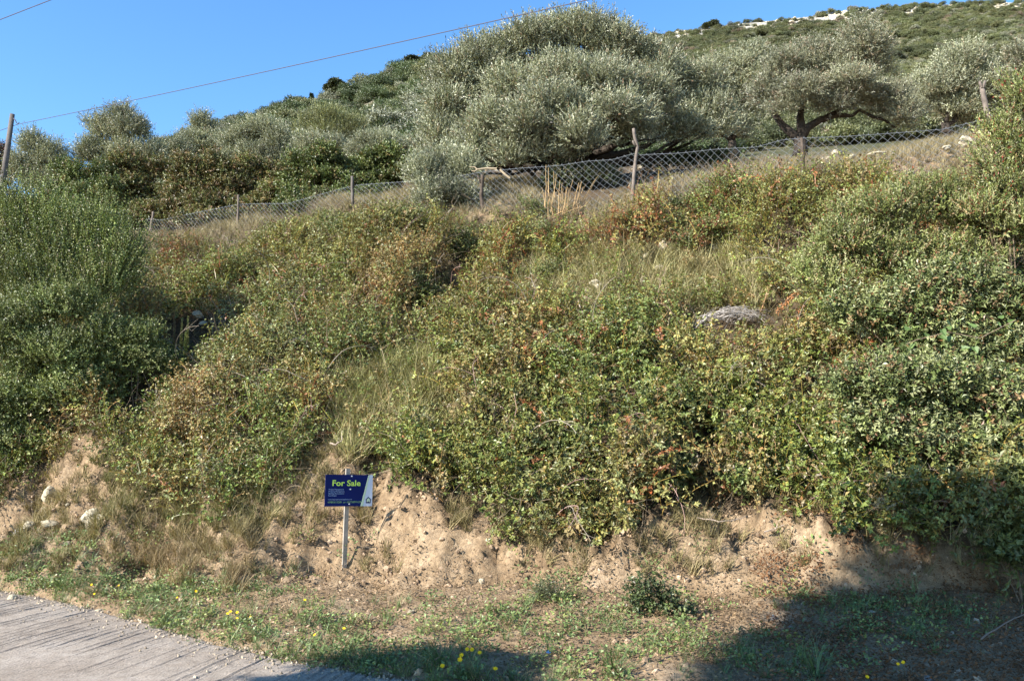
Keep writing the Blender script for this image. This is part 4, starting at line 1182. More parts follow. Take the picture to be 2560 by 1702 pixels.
# leafy mounds of bramble that read one by one on the slope
BR = [(3, (.135, .165, .05)), (3, (.17, .175, .066)), (1.5, (.11, .14, .042)), (.8, (.19, .14, .065))]
BRR = [(3, (.13, .155, .048)), (2, (.16, .165, .06)), (1.6, (.21, .09, .042))]
BRG = 'bramble bushes standing proud on the bank'
for lab, px_, py_, rx, ry, pal, sd in [
    ('rounded dark green bramble bush just below the dry straw stalks by the fence', 1335, 530, 55, 30, BR, 851), ('long bramble mound casting the dark gully shadow in mid bank', 1120, 600, 130, 65, BR, 853),
    ('bramble bush on the slope left of the long shadow casting mound', 930, 620, 110, 60, BR, 855), ('bramble hump hanging over the dark gully from the left', 1050, 720, 90, 60, BR, 857),
    ('bramble bush with reddening leaves below the crooked fence post', 1640, 550, 120, 45, BR, 859), ('reddish bramble bush on the crest below the thick dark post', 1900, 500, 110, 45, BRR, 861),
    ('russet bramble patch right of the white stones', 1800, 590, 100, 45, BRR, 863), ('bramble bush just left of the white stones on the upper bank', 1490, 610, 90, 45, BRR, 865),
    ('bramble bush right of the gully above the pale grass', 1330, 690, 90, 45, BR, 867), ('brown tinted bramble bush above the dark hollow on the left', 480, 680, 100, 50, BRR, 869),
    ('bramble bush under the fence between the two thin stakes', 690, 590, 80, 40, BR, 871), ('bramble bush above the dark hole in the lower middle of the bank', 1350, 1150, 120, 55, BR, 873),
    ('yellow green bramble bush overhanging the right hand earth cut', 2020, 1180, 130, 65, BR, 875), ('bramble bush above the small dark bush on the verge', 1620, 1180, 130, 65, BR, 877),
    ('bramble clump over the dry grass left of the sale board', 500, 1130, 100, 50, BR, 879), ('bramble clump on the crest right of the dark post with dry grass behind', 2150, 460, 110, 35, BR, 881), ('large leaved bramble bush below the grey heap of twigs', 1820, 1030, 130, 60, BR, 883), ('bramble bush on the upper slope right below the round grey stake', 860, 560, 90, 35, BR, 885)]:
    g0 = raycast(px_, py_); Y = g0[1]; k_ = Y / FPX
    rr = np.random.default_rng(sd)
    lob = [(px_ + rr.normal() * rx * .45, py_ + rr.normal() * ry * .4 + 8, rx * rr.uniform(.4, .65), ry * rr.uniform(.55, .8), rr.normal() * .1) for _ in range(5)]
    bigl = py_ > 900
    x = g0[0]
    plant('bramble_bush', (x, Y, float(ground(np.array([x]), np.array([Y]))[0]) - .05), lab, 'bramble bush', lobes_px(lob, Y - .05, .9), int(900 * (rx * ry) / 5000), .16, 8, .05 if bigl else .034, .036 if bigl else .023, pal, M_LEAF, sd, .02, M_TWIG, crown='foliage', trunk='stems', group=BRG, up=.4, inner=.3, fine=(.04, [(1, RUST), (1, BROWN)]))

# climbing vine with large heart shaped leaves on the right shrub
def heart_leaf(s):
    o = np.array([(0, 0), (.22, -.12), (.42, -.02), (.42, .25), (.25, .62), (0, 1), (-.25, .62), (-.42, .25), (-.42, -.02), (-.22, -.12)]) * s
    v = np.concatenate([np.stack([o[:, 0], o[:, 1], np.abs(o[:, 0]) * .35], 1), [[0, s * .3, -.02 * s]]])
    t = [[10, i, (i + 1) % 10] for i in range(10)]
    return mesh('leaf', v, np.array(t), None, False, np.ones((10, 3)) * np.array([.10, .155, .045]))


hl = heart_leaf(.085); hl.materials.append(M_LEAF)
vb = P(2290, 845, 9.75)
vine = empty('climbing_vine', vb, 'climbing vine with large heart shaped green leaves over the silver leaved shrub', 'vine')
pth = np.array([P(a, b, y) for a, b, y in ((2110, 990, 10.2), (2180, 900, 9.75), (2290, 850, 9.65), (2370, 830, 9.6), (2450, 845, 9.55), (2540, 800, 9.5))]) - vb
mb = MB(); mb.tube(pth, .005, 5); ob('stem', mb.mesh('stem', M_TWIG), vine)
rr = np.random.default_rng(9)
for i in range(26):
    s = rr.uniform(0, len(pth) - 1.01); j = int(s); q = pth[j] + (pth[j + 1] - pth[j]) * (s - j) + rr.normal(size=3) * np.array([.12, .05, .1])
    lf = ob('leaf', hl, vine, q)
    lf.rotation_euler = euler_z(unit(np.array([[rr.normal() * .4 - .2, -.9 + rr.normal() * .3, .5 + rr.normal() * .3]])), np.array([rr.uniform(0, 6.28)]))[0]
    lf.scale = [rr.uniform(.6, 1.25)] * 3

# ------------------------------------------------------------------ trees across the road, behind the camera: they shade the lower right
def shade_lobes(targets, s0, seed):
    rr = np.random.default_rng(seed); out = []
    for (a, b, rad, s) in targets:
        g = raycast(a, b); c = g + TO_SUN * s
        out.append((c[0], c[1], c[2], rad, rad, rad * .8))
    return out


SHADE = [(3, (.06, .08, .03)), (2, (.09, .1, .04))]
la = shade_lobes([(2150, 1640, 1.1, 12.5), (2420, 1560, 1.15, 13), (1960, 1700, .55, 12), (2500, 1430, .45, 13.3), (2300, 1760, 1.3, 12.5), (2560, 1560, .9, 13.5), (2620, 1700, 1.5, 13), (2060, 1560, .55, 12.2), (2200, 1900, 1.2, 12)], 0, 1)
ca = np.array([l[:3] for l in la]).mean(0)
plant('roadside_tree', (ca[0], ca[1], 0), 'leafy tree across the road whose shade falls on the lower right verge', 'tree', la, 9000, .4, 8, .14, .1, SHADE, M_LEAF, 901, .2, M_BARKDARK, inner=.5, group='trees across the road')
lc = shade_lobes([(820, 1720, .5, 9), (1000, 1690, .42, 9.2), (1140, 1690, .34, 9), (900, 1800, .7, 9), (640, 1750, .4, 9), (850, 1950, 1.0, 9)], 0, 2)
cc = np.array([l[:3] for l in lc]).mean(0)
plant('roadside_tree', (cc[0], cc[1], 0), 'smaller leafy tree across the road whose shade falls on the road edge', 'tree', lc, 5200, .3, 8, .12, .08, SHADE, M_LEAF, 905, .14, M_BARKDARK, inner=.5, group='trees across the road')

# ------------------------------------------------------------------ chain link fence
FX = np.array([250, 370, 595, 880, 1205, 1585, 2007, 2455, 2700]); FY = np.array([27.5, 25, 22.5, 20, 18, 16.3, 15, 14, 13.4])
TOPL = np.array([(250, 585), (330, 560), (375, 545), (400, 550), (470, 535), (595, 510), (660, 508), (720, 508), (790, 488), (880, 464), (900, 461), (1030, 452), (1160, 437), (1205, 429), (1300, 419), (1400, 412), (1470, 401), (1530, 398), (1585, 382), (1600, 386), (1700, 381), (1790, 371), (1890, 366), (1955, 348), (2002, 344), (2119, 339), (2230, 331), (2356, 322), (2440, 302), (2700, 280)], float)
f0 = P(1585, 515, 16.3)
fence = empty('chain_link_fence', f0, 'grey chain link fence on rough wooden posts along the top of the bank', 'fence')
def fence_Y(px): return np.interp(px, FX, FY)
# walk the fence at equal lengths
fpx = np.linspace(300, 2680, 900)
ftop = np.array([P(a, np.interp(a, TOPL[:, 0], TOPL[:, 1]), fence_Y(a)) for a in fpx])
ln = np.concatenate([[0], np.cumsum(np.linalg.norm(np.diff(ftop[:, :2], axis=0), axis=1))])
fbot = ftop.copy(); fbot[:, 2] = np.minimum(ground(ftop[:, 0], ftop[:, 1]) - .02, ftop[:, 2] - .9)
DIA = .150; TALL = .122
def on_fence(s, v):
    """s length along, v height 0..1"""
    a = np.stack([np.interp(s, ln, ftop[:, i]) for i in range(3)], -1); b = np.stack([np.interp(s, ln, fbot[:, i]) for i in range(3)], -1)
    q = b + (a - b) * np.asarray(v)[..., None]
    q[..., 1] += .02 * np.sin(s * 2.1) * (1 - np.asarray(v))
    return q
mb = MB()
Hh = .98
nd = int(ln[-1] / DIA)
SL = DIA / TALL
for i in range(-int(Hh * SL / DIA) - 1, nd + 1):
    for sg in (1, -1):
        s0 = i * DIA if sg > 0 else (i + int(Hh * SL / DIA) + 2) * DIA
        v = np.linspace(0, 1.0, 8)
        s = s0 + sg * v * Hh * SL
        okk = (s >= 0) & (s <= ln[-1])
        if okk.sum() < 2: continue
        q = on_fence(s[okk], v[okk]); q[:, 1] += .004 * sg
        mb.tube(q - f0, .0024, 4, cap=False)
for i in range(nd):          # twisted ends along the top
    q = on_fence(np.array([i * DIA, i * DIA + .008]), np.array([.99, 1.016]))
    mb.tube(q - f0, .0035, 3)
ob('wire_mesh', mb.mesh('wire_mesh', M_WIRE), fence, kind='stuff')
mb = MB(); s = np.linspace(0, ln[-1], 240); q = on_fence(s, np.full(240, .985)); mb.tube(q - f0, .004, 4)
ob('top_wire', mb.mesh('top_wire', M_WIRE), fence)
POSTS = [(595, 'thin grey stake', M_OLDWOOD, [(594, 575), (595, 530), (596, 487)], 3.2, []),
         (375, 'thin leaning stake', M_OLDWOOD, [(372, 600), (377, 570), (383, 530)], 4, []),
         (880, 'round grey stake', M_POLE, [(883, 520), (881, 480), (880, 441)], 4.6, []),
         (1205, 'rough post with a forked top', M_BARK, [(1206, 545), (1207, 520), (1203, 490), (1205, 460), (1206, 438)], 5.5, [([(1204, 462), (1198, 448), (1194, 438)], 3)]),
         (1585, 'tall crooked branch post', M_OLDWOOD, [(1578, 530), (1582, 480), (1586, 430), (1589, 395), (1594, 373), (1588, 350), (1584, 322)], 5.2, [([(1590, 366), (1584, 358), (1582, 352)], 3.5)]),
         (2007, 'thick dark post', M_BARK, [(2008, 440), (2007, 400), (2006, 365), (2004, 345)], 6.2, []),
         (2455, 'grey post leaning left with a forked top', M_OLDWOOD, [(2500, 345), (2482, 318), (2466, 275), (2458, 235), (2455, 218)], 8, [([(2456, 222), (2451, 210), (2449, 204)], 4.5), ([(2456, 222), (2460, 212), (2463, 203)], 4.5)])]
for a, lab, mt, path, rp, stubs in POSTS:
    Y = fence_Y(a) - .04; k_ = Y / FPX
    mb = MB()
    pts = np.array([P(x, y_, Y) for x, y_ in path]); pts[0, 2] -= .25
    n = 14; s = np.linspace(0, len(pts) - 1, n)
    pp_ = np.stack([np.interp(s, np.arange(len(pts)), pts[:, i]) for i in range(3)], 1)
    rr = np.random.default_rng(a)
    pp_[1:-1] += rr.normal(size=(n - 2, 3)) * .004
    mb.tube(pp_ - f0, rp * k_ * (1 - .25 * np.linspace(0, 1, n)) * rr.uniform(.9, 1.12, n), 8)
    for sp, rs in stubs:
        mb.tube(np.array([P(x, y_, Y - .01) for x, y_ in sp]) - f0, rs * k_ * np.array([1, .85, .7]), 6)
    o = ob('post', mb.mesh('post', mt, True), fence); o['label'] = lab

# ------------------------------------------------------------------ utility pole and wires
pb, pt = P(-6, 545, 33), P(31, 286, 33)
base = np.array([pb[0], 33, float(ground(np.array([pb[0]]), np.array([33.]))[0])])
pole = empty('utility_pole', base, 'weathered wooden utility pole leaning slightly at the left edge', 'utility pole')
mb = MB(); mb.tube(np.array([pb - np.array([.12, 0, 1.2]), pb, (pb + pt) / 2, pt]) - base, (.13, .125, .105, .085), 12)
ob('pole', mb.mesh('pole', M_POLE, True), pole)
hk = np.array([P(33, 296, 32.9), P(38, 300, 32.85), P(41, 307, 32.85), P(45, 311, 32.85), P(48, 306, 32.85)])
mb = MB(); mb.tube(hk - base, .018, 6); ob('hook', mb.mesh('hook', M_CABLE), pole)
A, B = P(45, 311, 32.85), P(3300, -420, 11.5)
s = np.linspace(0, 1, 80)[:, None]
cab = A + (B - A) * s - np.array([0, 0, 1]) * (4 * s * (1 - s)) * .10
mb = MB(); mb.tube(cab - A, .0105, 6); w1 = ob('overhead_wire', mb.mesh('overhead_wire', M_CABLE), None, A)
tag(w1, 'long dark overhead wire running from the utility pole up to the right', 'wire', 'overhead wires')
C0 = P(-60, 348, 34.5)
mb = MB(); mb.tube(np.array([A, (A + C0) / 2, C0, C0 + (C0 - A) * 8]) - A, .0105, 6); w2 = ob('overhead_wire', mb.mesh('overhead_wire', M_CABLE), None, A)
tag(w2, 'short piece of dark wire leaving the utility pole to the left', 'wire', 'overhead wires')
D0, D1 = P(-700, 318, 20), P(900, -300, 11)
mb = MB(); mb.tube(np.array([D0, (D0 + D1) / 2 - np.array([0, 0, .02]), D1]) - D0, .007, 6); w3 = ob('overhead_wire', mb.mesh('overhead_wire', M_CABLE), None, D0)
tag(w3, 'thin grey wire crossing the sky in the top left corner', 'wire', 'overhead wires')

# ------------------------------------------------------------------ sale board
SY = 10.45
sb = P(862, 1432, SY + .02)
yaw = R(33)
sale = empty('sale_sign', sb, 'dark blue for sale board on a wooden stake at the foot of the bank', 'sign', None, yaw)
k_ = SY / FPX
Hs = (1432 - 1235) * k_ * 1.01       # board centre above the base
lean = 6 * k_
W2, H2 = .5 * 106 * k_ / math.cos(yaw) * .985, .5 * 77 * k_
mb = MB(); mb.box((lean * .4, .034, (Hs + H2 + .07) / 2 - .1), (.026, .013, (Hs + H2 + .07) / 2 + .1), Matrix.Rotation(.016, 3, 'Y'))
ob('stake', mb.mesh('stake', M_STAKE), sale)
brd = empty('board', (lean, 0, Hs), '', 'x'); del brd['label'], brd['category']
brd.parent = sale; brd.rotation_euler = (R(-1.5), R(1.2), 0)
mb = MB(); mb.box((0, 0, 0), (W2, .004, H2)); ob('panel', mb.mesh('panel', M_NAVY), brd)


def flat(name, pts, mat, y, parent=brd, th=.0012):
    """thin print / vinyl: polygon in board coordinates"""
    n = len(pts); f = [(x, y, z) for x, z in pts]; b_ = [(x, y + th, z) for x, z in pts]
    me = bpy.data.meshes.new(name)
    me.from_pydata(f + b_, [], [list(range(n))] + [[i, i + n, (i + 1) % n + n, (i + 1) % n] for i in range(n)])
    me.materials.append(mat); me.update()
    return ob(name, me, parent)


tx = lambda px: (px - 868.5) / 53 * W2        # board photo px -> board metres
tz = lambda py: (1236 - py) / 38.5 * H2
flat('white_corner', [(tx(913.5), H2), (W2, H2), (W2, -H2), (tx(899), -H2)], M_SIGNWHITE, -.0056)
flat('green_stripe', [(tx(911.5), H2), (tx(914.3), H2), (tx(900.5), -H2), (tx(895), -H2)], M_SIGNTRIM, -.0072)


def text(body, px, py, h_px, width_px, mat, name, bold=0.0):
    cu = bpy.data.curves.new(name, 'FONT'); cu.body = body; cu.size = 1.0; cu.offset = bold; cu.extrude = 0.0
    cu.resolution_u = 3
    o = ob(name, cu, brd); cu.materials.append(mat)
    bpy.context.view_layer.update()
    w = max(o.dimensions.x, 1e-3)
    me = bpy.data.meshes.new_from_object(o.evaluated_get(bpy.context.evaluated_depsgraph_get()))
    bpy.data.objects.remove(o); me.materials.clear(); me.materials.append(mat); o = ob(name, me, brd)
    sx = (width_px / 53 * W2) / w; sz = (h_px / 38.5 * H2) / .72
    o.scale = (sx, sz, 1); o.rotation_euler = (R(90), 0, 0)
    o.location = (tx(px), -.0062, tz(py))
    return o


text('For Sale', 829.5, 1224.5, 14, 63, M_SIGNLIME, 'headline', .02)
for i, s_ in enumerate(('Project Management', 'Property Management', 'Building Renovations', 'Real Estate')):
    text(s_, 823 - .15 * i, 1235 + 4.9 * i, 3.0, (33, 35, 34, 17.5)[i], M_SIGNPALE, 'service_line')
text('www.mypropertymanagement.com', 822, 1258.8, 2.6, 53, M_SIGNPALE, 'web_address')
text('6980315281 or 6973899129', 821.5, 1266.3, 4.6, 74, M_SIGNGREEN, 'phone_numbers')
# house emblem: roof-and-walls outline with an M shaped foot
hx, hz = tx(912.5), tz(1259)
hs = W2 / 53
out = [(-7, 0), (0, 6.6), (7, 0), (5.4, 0), (5.4, -7), (-5.4, -7), (-5.4, 0)]
inn = [(-3.6, .6), (0, 4.0), (3.6, .6), (3.6, -4.6), (1.8, -4.6), (0, -2.4), (-1.8, -4.6), (-3.6, -4.6)]
E = lambda l: [(hx + a * hs, hz + b * hs) for a, b in l]
em = flat('house_emblem', E(out), M_NAVY, -.0072)
flat('emblem_window', E(inn), M_SIGNTRIM, -.0086, em)
for a, b in ((873.5, 1201), (871, 1233), (869.5, 1269)):
    mb = MB(); mb.tube(np.array([(tx(a), -.004, tz(b)), (tx(a), -.0085, tz(b))]), .0085, 10); ob('screw', mb.mesh('screw', M_SCREW), brd)

# ------------------------------------------------------------------ stones
stone_me = [blob('stone', 450 + i, M_ROCK, 3, .32, (1, .8, .75)) for i in range(4)]
grey_me = [blob('stone', 470 + i, M_ROCKGREY, 3, .32, (1, .8, .75)) for i in range(2)]
STONES = [
    (128, 1240, 20, 18, 'rounded cream boulder set in the earth below the left shrubs', 0, 0), (226, 1303, 28, 24, 'largest pale boulder at the left foot of the bank', 0, 1), (258, 1302, 13, 14, 'stone leaning against the right side of the largest pale boulder', 0, 2),
    (116, 1279, 10, 8, 'small pale stone just under the rounded cream boulder', 0, 3), (127, 1312, 17, 10, 'flat pale stone left of the largest pale boulder', 0, 2), (74, 1315, 14, 9, 'pale stone between the flat stone and the greyish slab on the left', 0, 1),
    (56, 1332, 20, 9, 'greyish slab lowest of the stones at the left edge of the bank', 1, 0), (172, 1361, 10, 6, 'bright white stone lying in green weeds on the left verge', 0, 3), (170, 1262, 6, 4, 'tiny stone right of the rounded cream boulder', 0, 0),
    (33, 1492, 12, 8, 'tan stone lying alone on the concrete road', 0, 1), (337, 1482, 8, 8, 'white stone on the left verge beside yellow flowers', 0, 2), (248, 1527, 11, 4, 'flat white stone on the road edge nearest the tan stone', 0, 3), (405, 1543, 9, 5, 'flat pale stone on the road edge between two white ones', 0, 0), (433, 1560, 8, 6, 'third flat white stone along the road edge', 0, 2),
    (1657, 636, 15, 12, 'white stone in brambles with reddish leaves on the upper bank', 0, 0), (1782, 640, 15, 10, 'white stone furthest up the bank on the right of the cluster', 0, 1), (1760, 681, 14, 11, 'white stone below the highest right hand stone of the bank', 0, 3), (1645, 690, 9, 8, 'small white stone below the left stone of the bramble cluster', 0, 2), (1612, 660, 8, 6, 'small stone at the left of the white stone cluster', 0, 1),
    (1494, 736, 19, 12, 'rounded beige stone in a dry hollow right of the gully', 0, 2), (1466, 748, 12, 9, 'small beige stone left of the rounded beige stone', 0, 0),
    (500, 804, 13, 9, 'bluish white stone in the dark hollow on the left', 0, 1), (513, 827, 10, 6, 'second bluish stone lower in the dark hollow', 0, 3), (1605, 720, 9, 7, 'stone half buried in the pale grass right of the beige stones', 0, 3),
    (2092, 405, 20, 12, 'tilted white rock on the terrace right of the thick dark post', 0, 1), (2125, 416, 10, 6, 'low stone beside the tilted white rock on the terrace', 0, 0), (2190, 412, 26, 6, 'long flat white rock on the crest of the terrace', 0, 3), (2060, 420, 12, 5, 'flat stone left of the tilted white rock on the terrace', 0, 2), (2408, 381, 18, 11, 'white rock on the dry grass below the leaning fence post', 0, 0), (2360, 396, 9, 6, 'small white rock left of the rock under the leaning post', 0, 2),
    (1443, 1664, 9, 6, 'pale stone in the sunny verge left of the tuft of long grass', 0, 1), (1286, 1685, 11, 8, 'beige stone at the bottom of the verge right of yellow flowers', 0, 0), (1930, 1545, 8, 7, 'bluish grey stone at the edge of the tree shade', 1, 1), (1972, 1567, 6, 5, 'little grey stone just right of the bluish grey stone', 1, 0), (2168, 1510, 8, 6, 'upper of two tan stones in the shade', 0, 2), (2178, 1532, 9, 5, 'lower of two tan stones in the shade', 0, 3), (2377, 1584, 7, 6, 'white stone deep in the shade under the right hand shrubs', 0, 1), (1935, 1678, 9, 8, 'white angular stone in the shaded grass at the bottom', 0, 2), (1028, 1531, 8, 7, 'pale stone on the verge right of the sale board', 0, 2), (1205, 1455, 10, 7, 'pale stone stuck in the middle earth cut', 0, 0), (1805, 1500, 7, 6, 'small white stone at the foot of the right earth cut', 0, 1), (2320, 1697, 12, 6, 'flat pale stone in deep shade at the bottom edge', 1, 1)]
for px_, py_, rx, ry, lab, grey, v_ in STONES:
    if px_ == 33: q = PZ(px_, py_ + 4, 0.0)
    else:
        d = ray(px_, py_); s = np.linspace(3, 45, 6000); qq = CAM + s[:, None] * d
        bl = qq[:, 2] < ground(qq[:, 0], qq[:, 1]); q = qq[int(np.argmax(bl))]
    k_ = q[1] / FPX
    o = ob('stone', (grey_me if grey else stone_me)[v_ % (2 if grey else 4)], None, q + np.array([0, -.02 if py_ > 1100 else -.12, ry * k_ * .25 + (0 if py_ > 1100 else .14 if py_ < 430 else .1)]))
    o.scale = (rx * k_ * 1.15, rx * k_ * 1.15, ry * k_ * 1.55)
    o.rotation_euler = (random.uniform(-.2, .2), random.uniform(-.3, .3), random.uniform(0, 6.28))
    tag(o, lab, 'stone', 'loose stones')

# ------------------------------------------------------------------ small plants and dead wood
def hit(px_, py_, dz=0.0):
    d = ray(px_, py_); s = np.linspace(3, 45, 6000); qq = CAM + s[:, None] * d
    return qq[int(np.argmax(qq[:, 2] < ground(qq[:, 0], qq[:, 1]) + dz))]


# yellow flowers: bloom with petals on a thin stem
mb = MB()
for i in range(9):
    a = i * 2 * math.pi / 9; c_, s_ = math.cos(a), math.sin(a); w_ = .0055
    mb.add([(0, 0, 0), (c_ * .012 - s_ * w_, s_ * .012 + c_ * w_, .005), (c_ * .021, s_ * .021, .004), (c_ * .012 + s_ * w_, s_ * .012 - c_ * w_, .005)], q=[[0, 3, 2, 1]])
mb.tube(np.array([(0, 0, -.006), (0, 0, .006)]), .006, 7)
bloom_me = mb.mesh('bloom', M_YELLOW)
mb = MB(); mb.tube(np.array([(0, 0, -.15), (.006, .003, -.08), (0, 0, 0)]), .0016, 4); stem_me = mb.mesh('stem', M_STEMGREEN)
FL = [(229, 1461, 'yellow flower highest of the pair on the left verge'), (236, 1484, 'yellow flower under the highest pair bloom on the left verge'), (297, 1463, 'yellow flower above the white stone on the left verge'), (490, 1477, 'single yellow flower left of the sale board, higher one'), (443, 1493, 'single yellow flower low on the verge left of the higher single one')]
FL += [(a, b, 'tiny yellow flower %s in the loose row by the road' % w) for a, b, w in ((569, 1533, 'leftmost'), (576, 1528, 'touching the leftmost one'), (593, 1530, 'upper of the middle pair'), (593, 1545, 'lower of the middle pair'), (627, 1542, 'rightmost'))]
FL += [(762, 1499, 'yellow flower on bare earth straight under the sale board'), (787, 1586, 'yellow flower in the grass under the sale board near the road'), (860, 1570, 'orange yellow flower among weeds below the stake')]
FL += [(a, b, 'yellow flower %s in the shaded cluster' % w) for a, b, w in ((1180, 1623, 'third from the left along the top'), (1199, 1631, 'at the top right'), (1154, 1637, 'upper of the left pair'), (1150, 1648, 'lower of the left pair'), (1168, 1622, 'second from the left along the top'), (1238, 1671, 'set apart lowest on the right'))]
FL += [(1106, 1664, 'yellow flower lying lowest left of the bright cluster beside the road tip'), (2258, 1655, 'larger yellow flower in the deep shade on the right'), (2245, 1659, 'smaller yellow flower touching the larger one in deep shade'), (2168, 1691, 'yellow flower lowest in the shade at the bottom edge')]
for i, (a, b, lab) in enumerate(FL):
    q = hit(a, b, .13)
    g = float(ground(np.array([q[0]]), np.array([q[1]]))[0])
    t = empty('yellow_flower', (q[0], q[1], g), lab, 'flower', 'yellow flowers on the verge')
    o = ob('bloom', bloom_me, t, (0, 0, q[2] - g)); o.rotation_euler = (R(random.uniform(25, 60)), 0, R(random.uniform(-50, 20))); o.scale = [random.uniform(.9, 1.25) * (.80 if 1090 < a < 1260 else .62)] * 3
    o = ob('stem', stem_me, t, (0, 0, q[2] - g))

# seed spikes in the dark hollow
def spike(px_, py0, py1, Y, lab, sd, col):
    a, b = P(px_, py0, Y), P(px_ + 3, py1, Y); hgt = np.linalg.norm(b - a)
    t = empty('seed_spike', a, lab, 'plant', 'seed spikes in the dark hollow')
    rr = np.random.default_rng(sd)
    s = np.linspace(0, 1, 6)[:, None]; pth_ = (b - a) * s + rr.normal(size=(6, 3)) * .006
    mb = MB(); mb.tube(pth_, np.linspace(.008, .003, 6), 5); ob('stalk', mb.mesh('stalk', M_STEMGREEN, True), t)
    n = 260; u = rr.uniform(.12, 1, n); az = rr.uniform(0, 6.28, n); rad = .028 * (1.1 - u * .7)
    d = unit(np.stack([np.cos(az), np.sin(az), rr.uniform(.2, 1.0, n)], 1))
    base_ = (b - a) * u[:, None] + d * .004
    v, q = leaf_quads(base_, d, unit(rr.normal(size=(n, 3))), rad * 1.5, rad * .8)
    ob('seed_head', mesh('seed_head', v, q, M_LEAF, False, np.array(col) * rr.uniform(.7, 1.3, (n, 1))), t)


spike(452, 880, 798, 14.8, 'tall yellow green seed spike, left of the two tallest', 1, (.26, .25, .09))
spike(467, 885, 790, 14.75, 'tallest yellow green seed spike in the dark hollow', 2, (.27, .26, .09))
spike(461, 900, 830, 14.7, 'short green seed spike between the two tallest spikes', 3, (.2, .24, .08))
spike(434, 890, 778, 14.9, 'thin brown seed spike left of the yellow green spikes', 4, (.2, .13, .07))
spike(412, 850, 812, 14.8, 'shortest brown seed spike furthest from the bluish stones', 5, (.22, .13, .06))

# dry straw stalks against the fence
q0 = P(1400, 545, 17.0)
t = empty('straw_stalks', q0, 'clump of tall dry straw stalks standing against the fence left of the crooked post', 'dry reeds')
rr = np.random.default_rng(77)
lst = [(1362, 520, 1366, 412), (1372, 522, 1371, 418), (1388, 525, 1384, 430), (1378, 530, 1392, 436), (1395, 540, 1401, 450), (1412, 545, 1432, 450), (1405, 545, 1418, 468), (1425, 545, 1448, 458), (1446, 515, 1497, 438), (1440, 530, 1490, 450), (1400, 545, 1408, 470), (1432, 545, 1440, 480), (1418, 548, 1422, 470), (1362, 515, 1356, 470)]
for i in range(24): lst.append((1370 + rr.uniform(0, 80), 540 + rr.normal() * 6, 1360 + rr.uniform(0, 120), 470 + rr.uniform(-20, 45)))
for a, b, c, d_ in lst:
    e0, e1 = P(a, b, 16.9), P(c, d_, 16.75 + rr.normal() * .1)
    s = np.linspace(0, 1, 5)[:, None]; mb = MB()
    mb.tube(e0 + (e1 - e0) * s + rr.normal(size=(5, 3)) * .006 - q0, np.linspace(.009, .004, 5), 4, np.array([.42, .29, .15]) * rr.uniform(.75, 1.2))
    ob('stalk', mb.mesh('stalk', M_DRY, col=True), t)

# heap of dead grey twigs
q0 = hit(1830, 815, .1)
hp = empty('twig_heap', q0, 'grey heap of dead twigs lying on the right of the bank', 'twig heap')
mb = MB(); rr = np.random.default_rng(80)
for i in range(200):
    u = rr.uniform(-1, 1); Lh = rr.uniform(.15, .55)
    c = np.array([u * .52, rr.normal() * .16 - .05, 0.0 + .16 * (1 - u * u) * rr.uniform(.2, 1.15) + .05])
    dr = unit(np.array([1, rr.normal() * .6, -u * .55 + rr.normal() * .35])); s = np.linspace(-.5, .5, 7)[:, None]
    bend = unit(rr.normal(size=3)) * rr.uniform(.1, .45) + np.array([0, 0, -.25])
    mb.tube(c + dr * s * Lh + bend * (s ** 2 - .08) * Lh + np.cumsum(rr.normal(size=(7, 3)), 0) * .006, .0046 * rr.uniform(.5, 1.6) * np.linspace(1.2, .5, 7), 3, np.array([.56, .50, .44]) * rr.uniform(.35, 1.25), cap=False)
ob('twigs', mb.mesh('twigs', M_DRY, col=True), hp, kind='stuff')

# dead grey twigs standing beside the bluish stones
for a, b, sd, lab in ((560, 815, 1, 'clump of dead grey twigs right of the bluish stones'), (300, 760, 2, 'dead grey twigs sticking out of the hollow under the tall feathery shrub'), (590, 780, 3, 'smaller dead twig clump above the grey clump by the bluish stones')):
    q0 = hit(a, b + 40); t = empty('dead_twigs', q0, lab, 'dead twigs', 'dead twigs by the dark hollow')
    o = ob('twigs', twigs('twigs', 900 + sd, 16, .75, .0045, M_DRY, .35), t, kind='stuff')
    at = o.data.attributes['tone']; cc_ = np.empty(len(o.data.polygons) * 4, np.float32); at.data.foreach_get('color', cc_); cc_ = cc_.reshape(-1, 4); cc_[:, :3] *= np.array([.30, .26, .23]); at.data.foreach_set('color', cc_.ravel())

# orange withered spray
q0 = P(1945, 778, 11.6)
sp = empty('withered_spray', q0, 'bright orange withered leaf spray above the grey twig heap', 'dead branch')
ax = np.array([P(1942, 780, 11.6), P(1965, 752, 11.55), P(1998, 725, 11.5)]) - q0
mb = MB(); mb.tube(ax, .005, 5); ob('stem', mb.mesh('stem', M_TWIG), sp)
n = 130; u = rr.random(n); d = unit(np.array([-.4, -.2, -.6]) + rr.normal(size=(n, 3)) * .8)
b_ = ax[0] + (ax[2] - ax[0]) * u[:, None] + rr.normal(size=(n, 3)) * .012
v, q = leaf_quads(b_, d, unit(rr.normal(size=(n, 3)) + np.array([0, -1, .5])), .05 * rr.uniform(.6, 1.2, n), .018)
ob('leaves', mesh('leaves', v, q, M_LEAF, False, np.array([.40, .20, .085]) * rr.uniform(.7, 1.3, (n, 1))), sp, kind='stuff')

